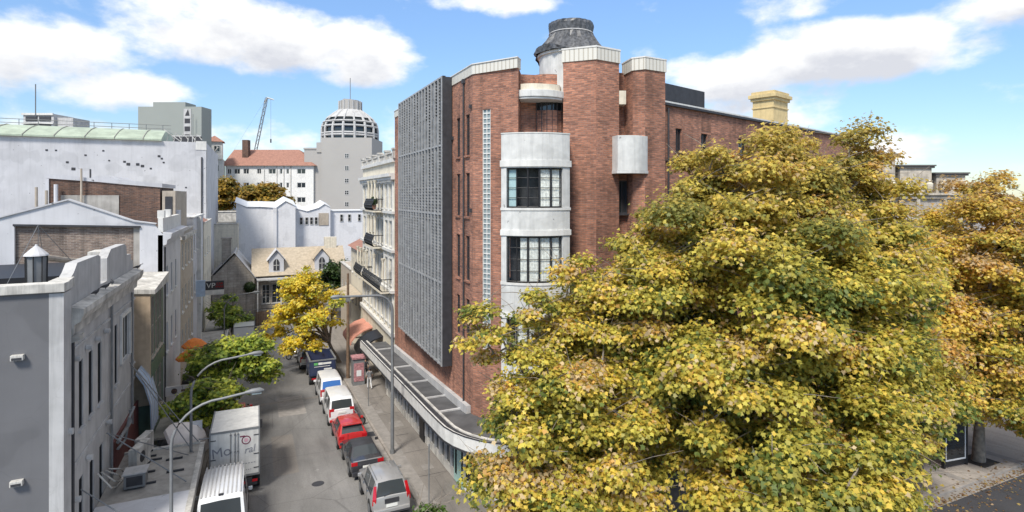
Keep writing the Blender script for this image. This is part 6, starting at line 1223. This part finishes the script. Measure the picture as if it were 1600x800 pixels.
def tree(name, label, base, fork, blobs_, dens, leaf, palette, weights, seed, r0=.25, group=None, twigs=60, topcol=None, wig=.3, ntop=None, wt=.35):
    T_ = thing(name, label, 'tree', base, 0, group); r_ = random.Random(seed); rs = np.random.RandomState(seed)
    b = MB(); B0 = Vector(base); F = Vector(fork)
    b.tube([B0, B0.lerp(F, .3)+Vector((.06, 0, 0)), B0.lerp(F, .7)+Vector((-.06, .04, 0)), F], [r0*1.35, r0, r0*.85, r0*.75], 10)
    P, N_, CI, nc, QZ = crown_points(blobs_, dens, seed)
    cents = [P[CI == i].mean(0) for i in range(nc)]; big = cents[::max(1, nc//12)][:14]; nodes_ = []
    for c in big:
        t_ = Vector(c); n_ = 8; pts = []
        for i in range(n_+1):
            s_ = i/n_; p = F.lerp(t_, s_); p.z += .16*(t_-F).length*math.sin(math.pi*s_); p += Vector((r_.uniform(-1, 1), r_.uniform(-1, 1), r_.uniform(-1, 1)))*wig*.5*s_; pts.append(p)
        b.tube(pts, [r0*.55*(1-i/n_)+.03 for i in range(n_+1)], 7); nodes_ += pts[3:]
    for c in sorted([Vector(c) for c in cents], key=lambda q: (q-F).length):
        a = min(nodes_, key=lambda q: (q-c).length); pts = []; n_ = 5
        for i in range(n_+1): s_ = i/n_; p = a.lerp(c, s_)+Vector((r_.uniform(-1, 1), r_.uniform(-1, 1), r_.uniform(-1, 1)))*.12*s_; pts.append(p)
        b.tube(pts, [.03*(1-i/n_)+.012 for i in range(n_+1)], 5, False); nodes_ += pts[2:]
        for _ in range(2 if twigs else 0):
            e_ = c+Vector((r_.gauss(0, .8), r_.gauss(0, .8), r_.uniform(-.1, 1.0))); b.tube([c, c.lerp(e_, .5)+Vector((r_.uniform(-.1, .1), 0, .06)), e_], [.016, .012, .006], 4, False)
    b.build('trunk', m_bark, T_, smooth=True, fixn=False)
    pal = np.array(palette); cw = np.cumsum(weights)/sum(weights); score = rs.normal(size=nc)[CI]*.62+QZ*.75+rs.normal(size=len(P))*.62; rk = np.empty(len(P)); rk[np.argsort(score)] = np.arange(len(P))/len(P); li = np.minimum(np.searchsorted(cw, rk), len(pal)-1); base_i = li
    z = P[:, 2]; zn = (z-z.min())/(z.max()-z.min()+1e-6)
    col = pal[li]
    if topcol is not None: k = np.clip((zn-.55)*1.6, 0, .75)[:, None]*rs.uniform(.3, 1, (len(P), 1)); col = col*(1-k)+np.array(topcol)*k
    col = col*rs.uniform(.7, 1.25, (len(P), 1))
    off = Vector(base); P = P-np.array(base); sz = rs.uniform(.75, 1.35, len(P))*leaf
    leafmesh('crown', P, N_, sz, col, m_leaf, T_); return T_
GRN, OLV, YG, YEL, ORG, TANL = (.16, .21, .05), (.41, .37, .07), (.60, .53, .095), (.76, .56, .10), (.70, .41, .11), (.62, .48, .27)
gp = 'plane trees on the corner plaza'
def gb(x, y): return (x, y, ground(y)+.1)
tree('plane_tree', 'huge olive and yellow plane tree filling the centre right before the brick building', gb(18.4, 18.0), (18.3, 17.4, -10.4),
     [(18.3, 16.6, -5.4, 6.1, 4.5, 6.0, 170, 1.05), (19.8, 17.2, -.7, 3.4, 3.0, 3.3, 66, .9), (23.0, 16.8, -2.9, 3.0, 2.8, 3.3, 50, .95), (14.2, 17.4, -3.9, 2.3, 2.0, 2.0, 26, .8), (10.9, 18.8, -6.4, 1.6, 1.8, 1.8, 18, .75), (13.2, 18.4, -5.2, 2.2, 2.0, 2.7, 34, .85), (16.0, 18.0, -2.4, 2.4, 2.2, 2.3, 26, .8), (24.2, 17.2, .1, 2.8, 2.4, 2.8, 48, .85), (25.6, 16.6, -3.2, 2.0, 2.2, 2.4, 26, .85), (11.9, 19.0, -4.2, 1.6, 1.6, 1.8, 16, .7), (17.9, 18.4, .1, 1.9, 1.9, 2.0, 32, .8), (15.3, 18.7, -2.9, 1.9, 1.8, 1.9, 30, .8), (21.8, 17.4, .2, 2.4, 2.2, 2.0, 24, .8), (14.6, 17.2, -7.4, 3.0, 3.4, 3.8, 60, 1.0), (16.5, 13.0, -9.0, 4.5, 2.8, 2.8, 60, .95), (22.0, 14.0, -7.2, 3.0, 2.6, 2.6, 34, .95)],
     600, .195, [GRN, OLV, YG, YEL, TANL, ORG], [2.2, 3.4, 4.2, 2.4, .8, .25], 21, .34, gp, topcol=(.58, .38, .13))
tree('plane_tree', 'yellow green plane tree at the lower left of the plaza hiding the canopy corner', gb(10.3, 18.2), (10.3, 17.9, -11.0),
     [(8.6, 17.2, -8.2, 2.1, 2.4, 3.0, 44, .85), (10.9, 16.6, -8.9, 2.6, 2.6, 3.0, 50, .9), (11.6, 18.4, -6.0, 1.8, 1.8, 2.6, 26, .8), (7.9, 19.5, -5.2, 1.1, 1.2, 1.3, 12, .55), (9.3, 18.6, -4.6, 1.0, 1.0, 1.3, 9, .5), (8.4, 14.9, -10.6, 2.0, 1.6, 1.7, 24, .75)],
     600, .19, [GRN, OLV, YG, YEL, TANL, ORG], [1.6, 2.6, 4.0, 2.4, 1.6, .4], 33, .26, gp)
tree('plane_tree', 'plane tree with drooping green lower branches right of the huge plane tree', gb(25.9, 17.6), (26.1, 17.3, -10.6),
     [(25.0, 16.2, -5.5, 3.0, 3.4, 4.4, 76, .95), (26.7, 15.6, -8.6, 2.0, 2.2, 1.9, 24, .85), (23.6, 13.9, -10.3, 1.0, 1.0, 1.5, 9, .6), (24.6, 14.6, -8.6, 2.2, 1.6, 1.8, 20, .85), (27.3, 18.0, -4.6, 2.3, 2.3, 3.0, 28, .9)],
     600, .195, [GRN, OLV, YG, YEL, TANL, ORG], [3.2, 3.0, 3.6, 2.2, .8, .5], 45, .2, gp)
tree('plane_tree', 'slim leaning plane tree behind the drooping branches', gb(27.6, 18.6), (27.9, 18.9, -10.0), [(28.6, 20.0, -5.5, 1.8, 1.8, 2.8, 26, .9)], 260, .28, [GRN, OLV, YG, YEL, ORG], [1, 2, 2, 3, 2], 46, .13, gp)
tree('plane_tree', 'orange yellow plane tree in front of the ornate stone building', gb(30.8, 18.4), (31.0, 18.5, -9.8),
     [(31.4, 18.6, -6.4, 3.8, 3.2, 4.0, 140, .95), (35.6, 19.5, -3.4, 2.6, 2.6, 2.4, 36, .8)], 520, .205, [OLV, YG, YEL, ORG, TANL], [.8, 1.8, 5.6, 1.8, 1.2], 57, .2, gp)
tree('plane_tree', 'golden plane tree with thin bare top branches at the right edge', gb(35.6, 17.3), (35.4, 17.2, -8.5),
     [(35.2, 16.2, -5.4, 4.0, 3.4, 5.4, 150, .95), (36.8, 16.8, -9.3, 3.8, 2.8, 1.9, 40, .9), (37.2, 16.4, -10.8, 3.4, 2.4, 1.1, 30, .75), (38.0, 16.0, -11.8, 3.2, 2.0, .8, 20, .7), (33.6, 15.8, -10.4, 1.8, 1.6, 1.0, 10, .7), (32.6, 17.2, -9.6, 2.4, 2.0, 1.5, 20, .85), (37.2, 17.5, -1.2, 2.8, 2.4, 2.6, 24, .7), (39.5, 17.5, -6, 3, 3, 5, 56, 1.0)], 500, .20, [GRN, OLV, YG, YEL, ORG, TANL], [.8, 1.6, 2.4, 5.0, 1.8, 1.4], 68, .24, gp, topcol=(.42, .26, .09))
BR_, LG, DG = (.80, .62, .05), (.40, .48, .08), (.16, .24, .05)
tree('autumn_street_tree', 'bright golden yellow street tree leaning over the parked cars on the right', (7.6, 58.5, ground(58)), (6.6, 58.2, -14.6),
     [(4.9, 57.0, -11.0, 3.2, 2.8, 3.0, 40, .9), (4.3, 57, -8.3, 2.2, 2.0, 1.7, 18, .75), (1.8, 58, -12.2, 1.5, 1.5, 1.7, 11, .7), (4.0, 56, -14.2, 2.4, 1.6, 1.0, 14, .7)], 210, .30, [(.38, .42, .06), (.58, .55, .08), BR_, (.78, .68, .12), (.75, .52, .06)], [1.0, 1.6, 4, 2, .8], 71, .2, None, wig=.2)
lg = [DG, (.26, .36, .06), LG, (.60, .62, .09)]
gt = 'fresh green street trees on the left side'
tree('street_tree', 'spreading fresh green tree in the middle of the left kerb beside the motorbikes', (-2.4, 45.5, ground(45)), (-1.9, 45.2, -13.4), [(-1.6, 44.8, -11.7, 2.9, 2.2, 1.4, 52, .74), (.2, 44.6, -12.6, 1.4, 1.4, 1.1, 16, .6)], 260, .30, lg, [2.4, 2.4, 3, 2.4], 81, .14, gt, wig=.15)
tree('street_tree', 'lime green tree directly above the back of the delivery truck', (-3.0, 40.2, ground(40)), (-2.9, 40.0, -13.9), [(-2.8, 39.6, -12.9, 2.3, 1.8, 1.2, 42, .64)], 280, .28, lg, [1.8, 2.2, 3, 3], 82, .11, gt, wig=.15)
tree('street_tree', 'small rounded green tree far up the left side near the blade sign', (-2.6, 73.5, ground(73)), (-2.5, 73.4, -15.2), [(-2.7, 73.4, -14.0, 2.0, 2.0, 1.7, 20, .8), (-3.2, 73.4, -12.4, 1, 1, .9, 5, .6)], 200, .36, lg, [3, 3, 2.5, 1], 83, .12, gt, wig=.15)
tree('garden_tree', 'dark green garden tree at the end of the street beside the terrace', (10.5, 84, ground(84)), (10.4, 83.8, -15.5), [(10.3, 83.5, -12.2, 1.9, 2.0, 3.2, 26, 1.0)], 170, .4, [(.03, .06, .02), (.05, .09, .02)], [1, 1], 84, .2, None)
tree('shrub_tree', 'sparse pale yellow shrub in front of the zigzag building', (9.0, 95, -18.5), (9.1, 95, -14), [(9.2, 95, -10.5, 2.2, 2, 1.8, 9, .8)], 60, .4, [(.6, .45, .12), (.5, .4, .2)], [1, 1], 85, .12, None)
au = [(.35, .22, .04), (.25, .20, .04), (.14, .15, .03), (.45, .28, .04)]
tree('autumn_tree', 'left one of the two golden brown trees beneath the red roofed building', (-7.6, 138, -8), (-7.6, 138, -4.5), [(-8.2, 138, -.2, 5.2, 4, 3.6, 60, 1.6)], 80, .7, au, [2, 2, 1, 2], 91, .35, 'golden trees on the hill')
tree('autumn_tree', 'right one of the two golden brown trees beneath the red roofed building', (2.5, 136, -8), (2.3, 136, -5), [(1.6, 136, -1.0, 6.2, 4, 3.6, 66, 1.6)], 80, .7, au, [2, 2, 1, 2], 92, .35, 'golden trees on the hill')
tree('garden_shrub', 'green shrub at the bottom edge beside the silver SUV', (6.9, 23.9, ground(24)), (6.9, 23.9, ground(24)+.5), [(6.8, 24.0, -14.1, .7, .7, .45, 12, .4)], 330, .2, [(.07, .14, .03), (.12, .2, .04)], [1, 1], 95, .05, None)
